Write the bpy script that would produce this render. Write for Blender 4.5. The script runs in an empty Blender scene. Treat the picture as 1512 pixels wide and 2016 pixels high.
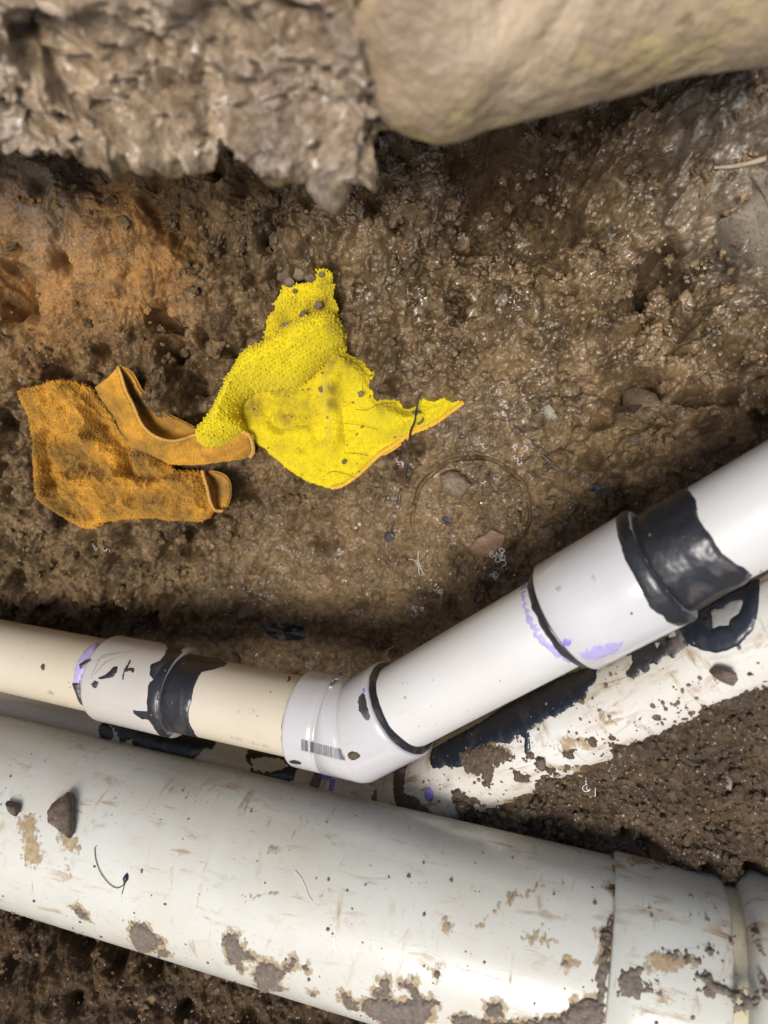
import bpy, math, random
import numpy as np
S = bpy.context.scene
R = math.radians
random.seed(7); RNG = np.random.default_rng(7)

# ------------------------------------------------------------------ camera
CZ = 0.75                      # camera height over the deepest trench floor, metres
F = 1500.0                     # focal length in photo pixels
cam_d = bpy.data.cameras.new('camera'); cam = bpy.data.objects.new('camera', cam_d)
S.collection.objects.link(cam); S.camera = cam
cam.location = (0, 0, CZ)      # looks straight down into the trench
cam_d.sensor_width = 36; cam_d.sensor_fit = 'AUTO'; cam_d.lens = F/2016*36
cam_d.clip_start = 0.01; cam_d.clip_end = 200
cam_d.dof.use_dof = True; cam_d.dof.focus_distance = 0.56; cam_d.dof.aperture_fstop = 5.2
S.render.resolution_x = 768; S.render.resolution_y = 1024
# ------------------------------------------------------------------ world, sun, exposure
SUN_EL = 71; SUN_AZ = 216       # degrees; the light comes from the bottom side of the picture
w = bpy.data.worlds.new('World'); S.world = w; w.use_nodes = True
nt = w.node_tree; bg = nt.nodes['Background']
sky = nt.nodes.new('ShaderNodeTexSky'); sky.sky_type = 'NISHITA'; sky.sun_disc = False
sky.sun_elevation = R(SUN_EL); sky.sun_rotation = R(SUN_AZ); sky.air_density = 1.0; sky.dust_density = 3.0
nt.links.new(sky.outputs[0], bg.inputs[0]); bg.inputs[1].default_value = 0.095
sd_ = bpy.data.lights.new('sun', 'SUN'); sun = bpy.data.objects.new('sun', sd_); S.collection.objects.link(sun)
sd_.energy = 3.0; sd_.angle = R(20); sd_.color = (1, .97, .925)
az = R(SUN_AZ); el = R(SUN_EL)
from mathutils import Vector
sdir = Vector((math.sin(az)*math.cos(el), math.cos(az)*math.cos(el), math.sin(el)))
sun.rotation_euler = (-sdir).to_track_quat('-Z', 'Y').to_euler(); sun.location = (0, -1, 3)
S.view_settings.view_transform = 'Standard'; S.view_settings.look = 'None'
S.view_settings.exposure = 0.36; S.view_settings.gamma = 1

# ------------------------------------------------------------------ noise
def _h(*a, seed=0):
    h = np.full(a[0].shape, seed*374761393+668265263 & 0xffffffff, dtype=np.uint64)
    for i, v in enumerate(a):
        h = (h ^ (v.astype(np.int64).astype(np.uint64) & 0xffffffff)) * np.uint64((2654435761, 2246822519, 3266489917)[i])
        h &= np.uint64(0xffffffff); h ^= h >> np.uint64(15)
    h = (h * np.uint64(2246822519)) & np.uint64(0xffffffff); h ^= h >> np.uint64(13)
    h = (h * np.uint64(3266489917)) & np.uint64(0xffffffff); h ^= h >> np.uint64(16)
    return h.astype(np.float64)/4294967296.0
def fade(t): return t*t*t*(t*(t*6-15)+10)
def pn2(x, y, seed=0):
    ix = np.floor(x); iy = np.floor(y); fx = x-ix; fy = y-iy; u = fade(fx); v = fade(fy)
    def g(dx, dy):
        a = _h(ix+dx, iy+dy, seed=seed)*2*np.pi
        return np.cos(a)*(fx-dx)+np.sin(a)*(fy-dy)
    a = g(0, 0); b = g(1, 0); c = g(0, 1); d = g(1, 1)
    return (a+(b-a)*u + ((c+(d-c)*u)-(a+(b-a)*u))*v)*1.4
def fbm2(x, y, o=4, seed=0, gain=.5, ridge=False):
    s = 0; a = 1; t = 0
    for i in range(o):
        n = pn2(x, y, seed+i*17)
        if ridge: n = 1-2*np.abs(n)*1.6
        s = s+a*n; t += a; a *= gain; x = x*2.03+7.1; y = y*2.03-3.3
    return s/t
def wor2(x, y, seed=0):
    ix = np.floor(x); iy = np.floor(y)
    f1 = np.full(x.shape, 9.); f2 = np.full(x.shape, 9.); idd = np.zeros(x.shape)
    for dx in (-1, 0, 1):
        for dy in (-1, 0, 1):
            cx = ix+dx; cy = iy+dy
            r = _h(cx, cy, seed=seed+5)
            d = np.hypot(cx+.15+.7*_h(cx, cy, seed=seed)-x, cy+.15+.7*_h(cx, cy, seed=seed+1)-y)
            m = d < f1
            f2 = np.where(m, f1, np.minimum(f2, d)); idd = np.where(m, r, idd); f1 = np.where(m, d, f1)
    return f1, f2, idd
def pn3(p, seed=0):
    x, y, z = p[..., 0], p[..., 1], p[..., 2]
    ix, iy, iz = np.floor(x), np.floor(y), np.floor(z); fx, fy, fz = x-ix, y-iy, z-iz
    u, v, t = fade(fx), fade(fy), fade(fz)
    def g(a, b, c):
        h = _h(ix+a, iy+b, iz+c, seed=seed); ph = h*2*np.pi; cz = np.mod(h*97.13, 1)*2-1; s = np.sqrt(1-cz*cz)
        return s*np.cos(ph)*(fx-a)+s*np.sin(ph)*(fy-b)+cz*(fz-c)
    L = lambda a, b, k: a+(b-a)*k
    return 1.4*L(L(L(g(0,0,0), g(1,0,0), u), L(g(0,1,0), g(1,1,0), u), v), L(L(g(0,0,1), g(1,0,1), u), L(g(0,1,1), g(1,1,1), u), v), t)
def fbm3(p, o=4, seed=0, gain=.5, ridge=False):
    s = 0; a = 1; t = 0
    for i in range(o):
        n = pn3(p, seed+i*13)
        if ridge: n = 1-3.2*np.abs(n)
        s = s+a*n; t += a; a *= gain; p = p*2.03+3.7
    return s/t
def sst(a, b, x):
    t = np.clip((x-a)/(b-a), 0, 1); return t*t*(3-2*t)

# ------------------------------------------------------------------ geometry tools
def P(px, py, D):
    return np.array([(px-756)/F*D, -(py-1008)/F*D, CZ-D])
def ray(px, py): return np.array([(px-756)/F, -(py-1008)/F, -1.0])
O0 = np.array([0, 0, CZ])
def sdpoly(x, y, poly):
    """signed distance, positive inside"""
    poly = np.asarray(poly, float); n = len(poly)
    d = np.full(x.shape, 1e9); ins = np.zeros(x.shape, bool)
    for i in range(n):
        ax, ay = poly[i]; bx, by = poly[(i+1) % n]
        ex, ey = bx-ax, by-ay; wx, wy = x-ax, y-ay
        t = np.clip((wx*ex+wy*ey)/(ex*ex+ey*ey+1e-18), 0, 1)
        d = np.minimum(d, np.hypot(wx-ex*t, wy-ey*t))
        c = (ay > y) != (by > y)
        ins ^= c & (x < (bx-ax)*(y-ay)/((by-ay) if by != ay else 1e-12)+ax)
    return np.where(ins, d, -d)
def dline(x, y, pts):
    d = np.full(x.shape, 1e9)
    for (ax, ay), (bx, by) in zip(pts[:-1], pts[1:]):
        ex, ey = bx-ax, by-ay; wx, wy = x-ax, y-ay
        t = np.clip((wx*ex+wy*ey)/(ex*ex+ey*ey+1e-18), 0, 1)
        d = np.minimum(d, np.hypot(wx-ex*t, wy-ey*t))
    return d
def mk(name, V, Fc, mat, parent=None, smooth=True, attrs=None):
    V = np.asarray(V, np.float32); me = bpy.data.meshes.new(name)
    if isinstance(Fc, np.ndarray): groups = [Fc]
    else: groups = Fc
    me.vertices.add(len(V)); me.vertices.foreach_set('co', V.ravel())
    nl = sum(g.size for g in groups); nf = sum(len(g) for g in groups)
    me.loops.add(nl); me.polygons.add(nf)
    me.loops.foreach_set('vertex_index', np.concatenate([g.ravel() for g in groups]).astype(np.int32))
    tot = np.concatenate([np.full(len(g), g.shape[1]) for g in groups]).astype(np.int32)
    st = np.concatenate([[0], np.cumsum(tot)[:-1]]).astype(np.int32)
    me.polygons.foreach_set('loop_start', st); me.polygons.foreach_set('loop_total', tot)
    me.polygons.foreach_set('use_smooth', np.full(nf, smooth))
    me.update(calc_edges=True)
    for k, a in (attrs or {}).items():
        a = np.asarray(a, np.float32)
        if a.ndim == 2:
            at = me.attributes.new(k, 'FLOAT_VECTOR', 'POINT'); at.data.foreach_set('vector', a.ravel())
        else:
            at = me.attributes.new(k, 'FLOAT', 'POINT'); at.data.foreach_set('value', a.ravel())
    me.materials.append(mat)
    o = bpy.data.objects.new(name, me); S.collection.objects.link(o)
    if parent: o.parent = parent
    return o
def tag(o, label=None, cat=None, group=None, kind=None):
    if label: o['label'] = label
    if cat: o['category'] = cat
    if group: o['group'] = group
    if kind: o['kind'] = kind
    return o
def empty(name, loc=(0, 0, 0)):
    o = bpy.data.objects.new(name, None); o.empty_display_size = .02; o.location = (0, 0, 0); S.collection.objects.link(o); return o
def gridfaces(nu, nv, wrap=False):
    """verts index i*nv+j"""
    i = np.arange(nu-1)[:, None]; j = np.arange(nv if wrap else nv-1)[None, :]; j2 = (j+1) % nv
    a = i*nv+j; b = i*nv+j2; c = (i+1)*nv+j2; d = (i+1)*nv+j
    return np.stack([a, b, c, d], -1).reshape(-1, 4)
def catmull(pts, n):
    pts = np.asarray(pts, float); m = len(pts)
    if m == 2:
        t = np.linspace(0, 1, n)[:, None]; return pts[0]*(1-t)+pts[1]*t
    seg = np.linalg.norm(np.diff(pts[:, :3], axis=0), axis=1)**.5; kt = np.concatenate([[0], np.cumsum(seg)])
    t = np.linspace(0, kt[-1], n); i = np.clip(np.searchsorted(kt, t, side='right')-1, 0, m-2)
    u = ((t-kt[i])/(kt[i+1]-kt[i]))[:, None]
    # finite-difference tangents (non-uniform)
    d = np.diff(pts, axis=0)/np.diff(kt)[:, None]
    tg = np.vstack([d[:1], (d[:-1]+d[1:])/2, d[-1:]])
    h = (kt[i+1]-kt[i])[:, None]
    return (2*u**3-3*u**2+1)*pts[i]+(u**3-2*u**2+u)*h*tg[i]+(-2*u**3+3*u**2)*pts[i+1]+(u**3-u**2)*h*tg[i+1]
def loft(curves, nu, nv):
    A = np.stack([catmull(c, nu) for c in curves], 1)           # nu,k,3
    out = np.stack([catmull(A[i], nv) for i in range(nu)], 0)
    return out                                                    # nu,nv,3
def gnormals(G):
    du = np.gradient(G, axis=0); dv = np.gradient(G, axis=1); n = np.cross(du, dv)
    return n/(np.linalg.norm(n, axis=-1, keepdims=True)+1e-12)

class Cyl:
    def __init__(s, a, b, r):
        s.p = np.array(a, float); s.q = np.array(b, float); s.L = np.linalg.norm(s.q-s.p); s.d = (s.q-s.p)/s.L; s.r = r
        s.e1 = np.array([0, 0, 1.])-s.d[2]*s.d; s.e1 /= np.linalg.norm(s.e1); s.e2 = np.cross(s.d, s.e1)
    def pt(s, u, th, r):
        u = np.asarray(u)[..., None]; th = np.asarray(th)[..., None]; r = np.asarray(r)[..., None]
        return s.p+u*s.d+r*(np.cos(th)*s.e1+np.sin(th)*s.e2)
    def hit(s, px, py, r=None):
        r = r or s.r; v = ray(px, py); w0 = O0-s.p
        vp = v-(v@s.d)*s.d; wp = w0-(w0@s.d)*s.d
        a = vp@vp; b = 2*vp@wp; c = wp@wp-r*r; disc = b*b-4*a*c
        t = (-b-math.sqrt(max(disc, 0)))/(2*a)
        q = O0+t*v; rel = q-s.p; return rel@s.d, math.atan2(rel@s.e2, rel@s.e1), q
    def u_at(s, px):
        k = (px-756)/F; t = (k*(CZ-s.p[2])-s.p[0])/(s.d[0]+k*s.d[2]); return t
def lathe(c, prof, nseg=128, close=False):
    prof = np.asarray(prof, float); th = np.linspace(0, 2*np.pi, nseg, endpoint=False)
    U = np.repeat(prof[:, 0:1], nseg, 1); Rr = np.repeat(prof[:, 1:2], nseg, 1); T = np.repeat(th[None], len(prof), 0)
    V = c.pt(U, T, Rr).reshape(-1, 3)
    arc = np.where(T > np.pi, T-2*np.pi, T)*c.r
    pc = np.stack([U, arc, Rr], -1).reshape(-1, 3)
    return V, gridfaces(len(prof), nseg, True), pc
def lathe_obj(name, c, prof, mat, parent, nseg=128):
    # fine rings along straight runs keep the surface attribute accurate
    pr = [prof[0]]
    for a, b in zip(prof[:-1], prof[1:]):
        n = max(1, int(abs(b[0]-a[0])/.02)); pr += [(a[0]+(b[0]-a[0])*k/n, a[1]+(b[1]-a[1])*k/n) for k in range(1, n+1)]
    V, Fc, pc = lathe(c, pr, nseg)
    q = c.pt(np.array([prof[0][0]]), np.array([0.]), np.array([0.]))[0]
    return mk(name, V, Fc[:, ::-1], mat, parent, attrs={'pc': pc})
def fillet(u0, u1, r0, r1, n=5):
    """quarter-round lip from (u0,r0) radially up to r1"""
    rr = min(abs(u1-u0), abs(r1-r0)); s = 1 if u1 > u0 else -1
    return [(u0+s*rr*(1-math.cos(a)), r1-rr+rr*math.sin(a)) for a in np.linspace(0, math.pi/2, n)]
def patch(name, c, poly_px, mat, parent, thick=.0012, r=None, soft=.0015, edge=.0008, efreq=400, bump=.0003, bfreq=150, step=.0006, seed=1, holes=(), uvpoly=None, lim=None, grow=0):
    """a lump of material lying on a pipe's surface: traced outline is carried to the pipe, then given thickness"""
    r = r or c.r
    def conv(pp):
        out = []
        for (x, y) in pp:
            u, t, _ = c.hit(x, y, r); out.append((u, t*r))
        return np.array(out)
    po = conv(poly_px) if uvpoly is None else np.array(uvpoly)
    m = .003+grow
    u = np.arange(po[:, 0].min()-m, po[:, 0].max()+m, step); v = np.arange(po[:, 1].min()-m, po[:, 1].max()+m, step)
    U, V = np.meshgrid(u, v, indexing='ij')
    sd = sdpoly(U, V, po)
    for h in holes: sd = np.minimum(sd, -sdpoly(U, V, conv(h)))
    if lim: sd = np.minimum(sd, np.minimum(U-lim[0], lim[1]-U))
    sd = sd+grow+edge*2*fbm2(U*efreq, V*efreq, 3, seed)
    t = thick*(1-np.exp(-np.maximum(sd, 0)/soft)) + bump*(fbm2(U*bfreq, V*bfreq, 4, seed+9)+.3)*sst(0, .003, sd)
    hgt = np.where(sd > 0, t+.00015, sd*.6)
    keep = sd > -.0016
    V3 = c.pt(U, V/r, r+hgt)
    nu, nv = U.shape; Fc = gridfaces(nu, nv); k = keep.ravel(); Fc = Fc[k[Fc].all(1)]
    if not len(Fc): return None
    used = np.unique(Fc); mp = np.zeros(nu*nv, int); mp[used] = np.arange(len(used))
    pc = np.stack([U, V, hgt], -1).reshape(-1, 3)[used]
    return mk(name, V3.reshape(-1, 3)[used], mp[Fc][:, ::-1], mat, parent, attrs={'pc': pc, 'sd': sd.ravel()[used]})

# ------------------------------------------------------------------ materials
class NB:
    def __init__(s, name):
        s.m = bpy.data.materials.new(name); s.m.use_nodes = True; s.t = s.m.node_tree
        s.b = s.t.nodes['Principled BSDF']; s.out = s.t.nodes['Material Output']
    def n(s, ty, **kw):
        nd = s.t.nodes.new('ShaderNode'+ty)
        for k, v in kw.items():
            if k.startswith('_'): nd.inputs[k[1:]].default_value = v
            else: setattr(nd, k, v)
        return nd
    def l(s, a, b): s.t.links.new(a, b)
    def attr(s, name, vec=False):
        a = s.n('Attribute', attribute_name=name); return a.outputs['Vector' if vec else 'Fac']
    def noise(s, vec, scale, detail=4, rough=.55, dist=0):
        nd = s.n('TexNoise'); nd.inputs['Scale'].default_value = scale; nd.inputs['Detail'].default_value = detail
        nd.inputs['Roughness'].default_value = rough; nd.inputs['Distortion'].default_value = dist
        if vec: s.l(vec, nd.inputs['Vector'])
        return nd.outputs['Fac']
    def vor(s, vec, scale, out='Distance', feature='F1'):
        nd = s.n('TexVoronoi'); nd.feature = feature; nd.inputs['Scale'].default_value = scale
        if vec: s.l(vec, nd.inputs['Vector'])
        return nd.outputs[out]
    def ramp(s, fac, a, b, va=0., vb=1.):
        nd = s.n('MapRange'); nd.clamp = True
        for i, v in enumerate((a, b, va, vb)): nd.inputs[i+1].default_value = v
        s.l(fac, nd.inputs[0]); return nd.outputs[0]
    def math(s, op, a, b=None):
        nd = s.n('Math', operation=op)
        for i, v in enumerate((a, b)):
            if v is None: continue
            if isinstance(v, (int, float)): nd.inputs[i].default_value = v
            else: s.l(v, nd.inputs[i])
        return nd.outputs[0]
    def mix(s, fac, a, b):
        nd = s.n('Mix', data_type='RGBA')
        for i, v in ((0, fac), (6, a), (7, b)):
            if isinstance(v, tuple): nd.inputs[i].default_value = (*v, 1)
            elif isinstance(v, (int, float)): nd.inputs[i].default_value = v
            else: s.l(v, nd.inputs[i])
        return nd.outputs[2]
    def scale(s, vec, x, y, z, rot=0):
        nd = s.n('Mapping'); nd.inputs['Scale'].default_value = (x, y, z); nd.inputs['Rotation'].default_value = (0, 0, rot)
        s.l(vec, nd.inputs['Vector']); return nd.outputs[0]
    def bump(s, h, strength, dist, prev=None):
        nd = s.n('Bump'); nd.inputs['Strength'].default_value = strength; nd.inputs['Distance'].default_value = dist
        s.l(h, nd.inputs['Height'])
        if prev: s.l(prev, nd.inputs['Normal'])
        return nd.outputs[0]
    def done(s, col=None, rough=None, nrm=None, **kw):
        B = s.b.inputs
        for sock, v in (('Base Color', col), ('Roughness', rough), ('Normal', nrm)):
            if v is None: continue
            if isinstance(v, tuple): B[sock].default_value = (*v, 1)
            elif isinstance(v, (int, float)): B[sock].default_value = v
            else: s.l(v, B[sock])
        for k, v in kw.items():
            kk = k.replace('_', ' ')
            if isinstance(v, (int, float, tuple)): B[kk].default_value = v
            else: s.l(v, B[kk])
        return s.m
def pos(s): return s.n('NewGeometry').outputs['Position']

def soil_mat(name, dark, light, clayc, greyc, rdry=.75, rwet=.24):
    s = NB(name); p = pos(s)
    n1 = s.noise(p, 22, 5, .6); n2 = s.noise(p, 160, 5, .65); n3 = s.noise(p, 900, 3, .6)
    f = s.math('ADD', s.math('MULTIPLY', n1, .5), s.math('MULTIPLY', n2, .5))
    col = s.mix(s.ramp(f, .36, .64), dark, light)
    cl = s.math('MULTIPLY', s.attr('clay'), s.ramp(s.noise(p, 45, 5, .6), .28, .54)); col = s.mix(cl, col, clayc)
    gr = s.math('MULTIPLY', s.attr('grey'), s.ramp(n2, .3, .6)); col = s.mix(gr, col, greyc)
    col = s.mix(s.math('MULTIPLY', s.attr('painted_shade'), s.ramp(n1, .3, .7, .55, 1.)), col, (.045, .028, .014))  # shade on the ground below the large pipe, put into the soil colour
    col = s.mix(s.ramp(n3, .35, .7), s.mix(.35, col, (.02, .012, .006)), col)
    # sand grains
    vc = s.n('TexVoronoi'); vc.inputs['Scale'].default_value = 520; s.l(p, vc.inputs['Vector'])
    sep = s.n('SeparateColor'); s.l(vc.outputs['Color'], sep.inputs[0])
    gm = s.math('MULTIPLY', s.math('GREATER_THAN', sep.outputs[0], .93), s.math('LESS_THAN', vc.outputs['Distance'], .33))
    col = s.mix(s.math('MULTIPLY', gm, .8), col, s.mix(sep.outputs[1], (.42, .27, .12), (.55, .48, .38)))
    gm2 = s.math('MULTIPLY', s.math('GREATER_THAN', sep.outputs[1], .9), s.math('LESS_THAN', vc.outputs['Distance'], .3))
    col = s.mix(s.math('MULTIPLY', gm2, .7), col, (.03, .02, .012))
    wet = s.attr('wet')
    wr = s.math('MULTIPLY', wet, s.ramp(s.noise(p, 70, 4, .6), .32, .56))
    rough = s.ramp(wr, 0, 1, rdry, rwet)
    bn = s.n('Bump'); bn.inputs['Distance'].default_value = .0024
    s.l(s.noise(p, 380, 6, .72), bn.inputs['Height']); s.l(s.ramp(wr, 0, 1, 1., .35), bn.inputs['Strength'])
    b = s.bump(s.noise(p, 150, 4, .7), .55, .0035, bn.outputs[0]); b = s.bump(s.vor(p, 800, 'Distance'), .3, .0006, b)
    return s.done(col, rough, b, Specular_IOR_Level=s.ramp(wr, 0, 1, .25, .9), Coat_Weight=s.math('MULTIPLY', wr, .8), Coat_Roughness=.07)
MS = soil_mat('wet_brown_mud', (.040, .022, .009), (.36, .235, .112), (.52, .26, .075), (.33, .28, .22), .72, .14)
MHEAP = soil_mat('dark_crumbly_soil', (.038, .024, .012), (.165, .108, .056), (.3, .17, .06), (.2, .19, .18), .8, .4)
MBANK = soil_mat('pale_bank_soil', (.075, .042, .020), (.60, .44, .275), (.42, .25, .1), (.46, .37, .29), .36, .09)

def rock_mat(name, a, b_, rough=.6, sc=60):
    s = NB(name); p = pos(s)
    col = s.mix(s.ramp(s.noise(p, sc, 6, .65), .35, .65), a, b_)
    col = s.mix(s.ramp(s.noise(p, sc*7, 3, .6), .5, .75), col, tuple(x*.55 for x in a))
    nr = s.bump(s.noise(p, sc*6, 6, .65), .5, .0012)
    return s.done(col, rough, nr, Specular_IOR_Level=.35)
MSTONE = rock_mat('brown_stone', (.13, .092, .058), (.22, .16, .10), .5)
MRED = rock_mat('reddish_stone', (.17, .10, .06), (.25, .16, .10), .55)
MGREY = rock_mat('grey_stone', (.16, .13, .095), (.28, .235, .17), .5)
MCLOD = rock_mat('mud_clod', (.10, .07, .048), (.2, .15, .11), .7, 150)
MPALE = rock_mat('pale_stone', (.25, .22, .16), (.34, .31, .24), .55)

def pvc(name, base, warm, dirt=.5, scratch=.5, rough=.22, mud=(.30, .19, .09), coverage=.62):
    s = NB(name); v = s.attr('pc', True)
    n1 = s.noise(s.scale(v, 1, 1, 0), 9, 3, .5)
    col = s.mix(s.ramp(n1, .3, .7), base, warm)
    # smeared mud streaks lying roughly along the pipe, thin enough to see the plastic
    st = s.noise(s.scale(v, 16, 70, 0, .35), 1.6, 6, .7, .6)
    st2 = s.noise(s.scale(v, 60, 14, 0, -.5), 1.5, 6, .7, .5)
    patchy = s.noise(s.scale(v, 1, 1, 0), 24, 4, .6)
    a = s.math('MULTIPLY', s.ramp(st, coverage, coverage+.09), s.ramp(patchy, .42, .62))
    b2 = s.math('MULTIPLY', s.ramp(st2, coverage+.03, coverage+.13), s.ramp(patchy, .38, .55))
    f = s.math('MULTIPLY', s.math('MAXIMUM', a, b2), dirt)
    col = s.mix(f, col, mud)
    fl = s.noise(s.scale(v, 1, 1, 0), 60, 6, .75)
    col = s.mix(s.math('MULTIPLY', s.ramp(fl, .58, .72), dirt*.45), col, mud)
    film = s.ramp(s.noise(s.scale(v, 1, 1, 0), 13, 5, .65), .45, .75)
    col = s.mix(s.math('MULTIPLY', film, dirt*.38), col, (.45, .36, .22))
    # specks
    vc = s.n('TexVoronoi'); vc.inputs['Scale'].default_value = 170; s.l(s.scale(v, 1, 1, 0), vc.inputs['Vector'])
    sep = s.n('SeparateColor'); s.l(vc.outputs['Color'], sep.inputs[0])
    thr = s.math('MULTIPLY', s.math('SUBTRACT', sep.outputs[0], .955), 3.0)
    sp = s.math('MULTIPLY', s.math('LESS_THAN', vc.outputs['Distance'], thr), min(1., dirt*1.3))
    col = s.mix(sp, col, (.09, .055, .03))
    # fine scratches
    sc = s.noise(s.scale(v, 25, 900, 0, .25), 1, 2, .5)
    col = s.mix(s.math('MULTIPLY', s.ramp(sc, .66, .74), scratch*.35), col, tuple(x*.55 for x in base))
    r = s.math('ADD', s.ramp(s.noise(v, 40, 4, .6), .35, .7, rough, rough+.16), s.math('MULTIPLY', f, .4))
    nb = s.bump(s.noise(v, 14, 2, .5), .12, .002)
    nb = s.bump(s.math('ADD', sc, s.math('MULTIPLY', s.noise(v, 300, 3, .6), .6)), .06, .0006, nb)
    nb = s.bump(f, .4, .0004, nb)
    return s.done(col, r, nb, Specular_IOR_Level=.5, Coat_Weight=.15, Coat_Roughness=.08)
PV_CREAM = pvc('cream_pvc', (.50, .43, .31), (.54, .475, .37), .35, .4, .26)
PV_PALE = pvc('pale_pvc', (.53, .51, .475), (.575, .56, .53), .18, .5, .3)
PV_WHITE = pvc('white_pvc', (.49, .475, .465), (.53, .515, .51), .22, .6, .14)
PV_WARM = pvc('warm_white_pvc', (.42, .385, .34), (.47, .435, .39), .22, .6, .14); PV_ELB = pvc('offwhite_fitting_pvc', (.455, .44, .43), (.49, .475, .465), .22, .6, .14)
PV_OLD = pvc('weathered_pvc', (.56, .53, .46), (.60, .585, .53), .95, 1, .3, (.27, .16, .07), .52)
PV_BIG = pvc('large_white_pvc', (.53, .515, .44), (.585, .575, .515), .85, .8, .2, (.33, .22, .11), .56)
PV_HUB = pvc('stained_hub_pvc', (.50, .49, .42), (.56, .56, .50), 1.0, .8, .26, (.30, .19, .1), .53)

def cement(name, rough=.25, smear=.35, base=(.012, .012, .014)):
    s = NB(name); v = s.attr('pc', True)
    f = s.math('MULTIPLY', s.ramp(s.noise(s.scale(v, 60, 22, 0), 1.2, 4, .5, 1.2), .56, .72), smear)
    col = s.mix(f, base, (.16, .13, .115))
    vc = s.n('TexVoronoi'); vc.inputs['Scale'].default_value = 260; s.l(v, vc.inputs['Vector'])
    sep = s.n('SeparateColor'); s.l(vc.outputs['Color'], sep.inputs[0])
    sp = s.math('LESS_THAN', vc.outputs['Distance'], s.math('MULTIPLY', s.math('SUBTRACT', sep.outputs[0], .88), 1.8))
    col = s.mix(s.math('MULTIPLY', sp, .6), col, (.25, .21, .17))
    nb = s.bump(s.noise(v, 45, 2, .5), .3, .003)
    nb = s.bump(s.noise(v, 350, 3, .6), .12, .0005, nb)
    return s.done(col, s.ramp(f, 0, .4, rough, rough+.2), nb, Specular_IOR_Level=.55)
CEM = cement('black_pipe_cement', .34, .3, (.017, .017, .019)); CEM_THIN = cement('dried_black_cement', .45, .9, (.03, .028, .028))
MDRIP = cement('muddy_dried_cement', .4, .8, (.045, .042, .042)); MBLUEBLK = cement('wet_black_cement', .3, .15, (.014, .018, .026))
def plain(name, col, rough, **kw):
    s = NB(name); p = pos(s); c = s.mix(s.ramp(s.noise(p, 120, 4), .3, .7), col, tuple(x*.8 for x in col))
    return s.done(c, rough, s.bump(s.noise(p, 500, 4), .2, .0005), **kw)
PURPLE = plain('purple_primer', (.26, .19, .58), .4)
PURPLE_L = plain('faint_purple_primer', (.42, .36, .60), .4)
INK = plain('printed_ink', (.05, .05, .06), .5)
INKF = plain('faded_ink', (.36, .33, .3), .5)
LINT = plain('white_lint', (.82, .78, .76), .8)
ROOT = plain('dark_root', (.02, .014, .01), .6)
TWIG = plain('pale_straw', (.5, .4, .27), .7)
MUDM = None
def mudskin(name, a, b_, rough=.75, al=None):
    s = NB(name); v = s.attr('pc', True)
    col = s.mix(s.ramp(s.noise(v, 220, 5, .7), .35, .65), a, b_)
    col = s.mix(s.ramp(s.vor(v, 500), .25, .1, 0, .5), col, tuple(x*.5 for x in a))
    return s.done(col, rough, s.bump(s.noise(v, 380, 5, .7), .9, .0012), Specular_IOR_Level=.3)
MUDM = mudskin('grey_brown_mud_splat', (.125, .098, .075), (.215, .175, .14))
MUDD = mudskin('dark_mud_splat', (.065, .045, .03), (.13, .095, .065))
def smearmat(name, a, b_):
    s = NB(name); v = s.attr('pc', True); sdn = s.attr('sd')
    col = s.mix(s.ramp(s.noise(v, 200, 5, .7), .35, .65), a, b_)
    st = s.noise(s.scale(v, 260, 60, 0, .6), 1, 5, .7, .5)
    al = s.math('MULTIPLY', s.ramp(s.math('ADD', s.math('MULTIPLY', sdn, 300), s.math('MULTIPLY', s.math('SUBTRACT', st, .5), 5.)), 0, 1.3), .85)
    return s.done(col, .6, s.bump(st, .5, .0006), Alpha=al)
MUDS = smearmat('straw_mud_smear', (.30, .20, .095), (.46, .34, .19))

def cloth(name, base, dirtc, hem, dirt=.5, dl=.48):
    s = NB(name); p = pos(s)
    n = s.noise(p, 30, 5, .65); n2 = s.noise(p, 300, 3, .6)
    col = s.mix(s.ramp(n2, .3, .7), tuple(x*.82 for x in base), base)
    col = s.mix(s.math('MULTIPLY', s.ramp(n, dl, dl+.22), dirt), col, dirtc)
    col = s.mix(s.attr('stain'), col, dirtc)
    fine = s.noise(p, 130, 6, .75); col = s.mix(s.math('MULTIPLY', s.ramp(fine, .62, .7), dirt), col, (.09, .055, .02))
    col = s.mix(s.attr('hem'), col, hem)
    nb = s.bump(s.vor(p, 900), .7, .0009); nb = s.bump(s.noise(p, 2200, 3, .7), .5, .0004, nb)
    return s.done(col, .9, nb, Specular_IOR_Level=.1, Sheen_Weight=.5, Sheen_Roughness=.5, Sheen_Tint=(*[min(1, x*1.3+.1) for x in base], 1))
YEL = cloth('yellow_terry', (.72, .57, .014), (.26, .18, .02), (.85, .48, .04), .45, .52)
YHEM = cloth('yellow_orange_hem', (.74, .43, .045), (.4, .25, .05), (.85, .48, .04), .3)
ORG = cloth('orange_terry', (.66, .325, .036), (.15, .085, .025), (.8, .5, .2), .8, .40)
OHEM = cloth('orange_hem', (.60, .34, .09), (.3, .17, .05), (.8, .5, .2), .5)

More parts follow.
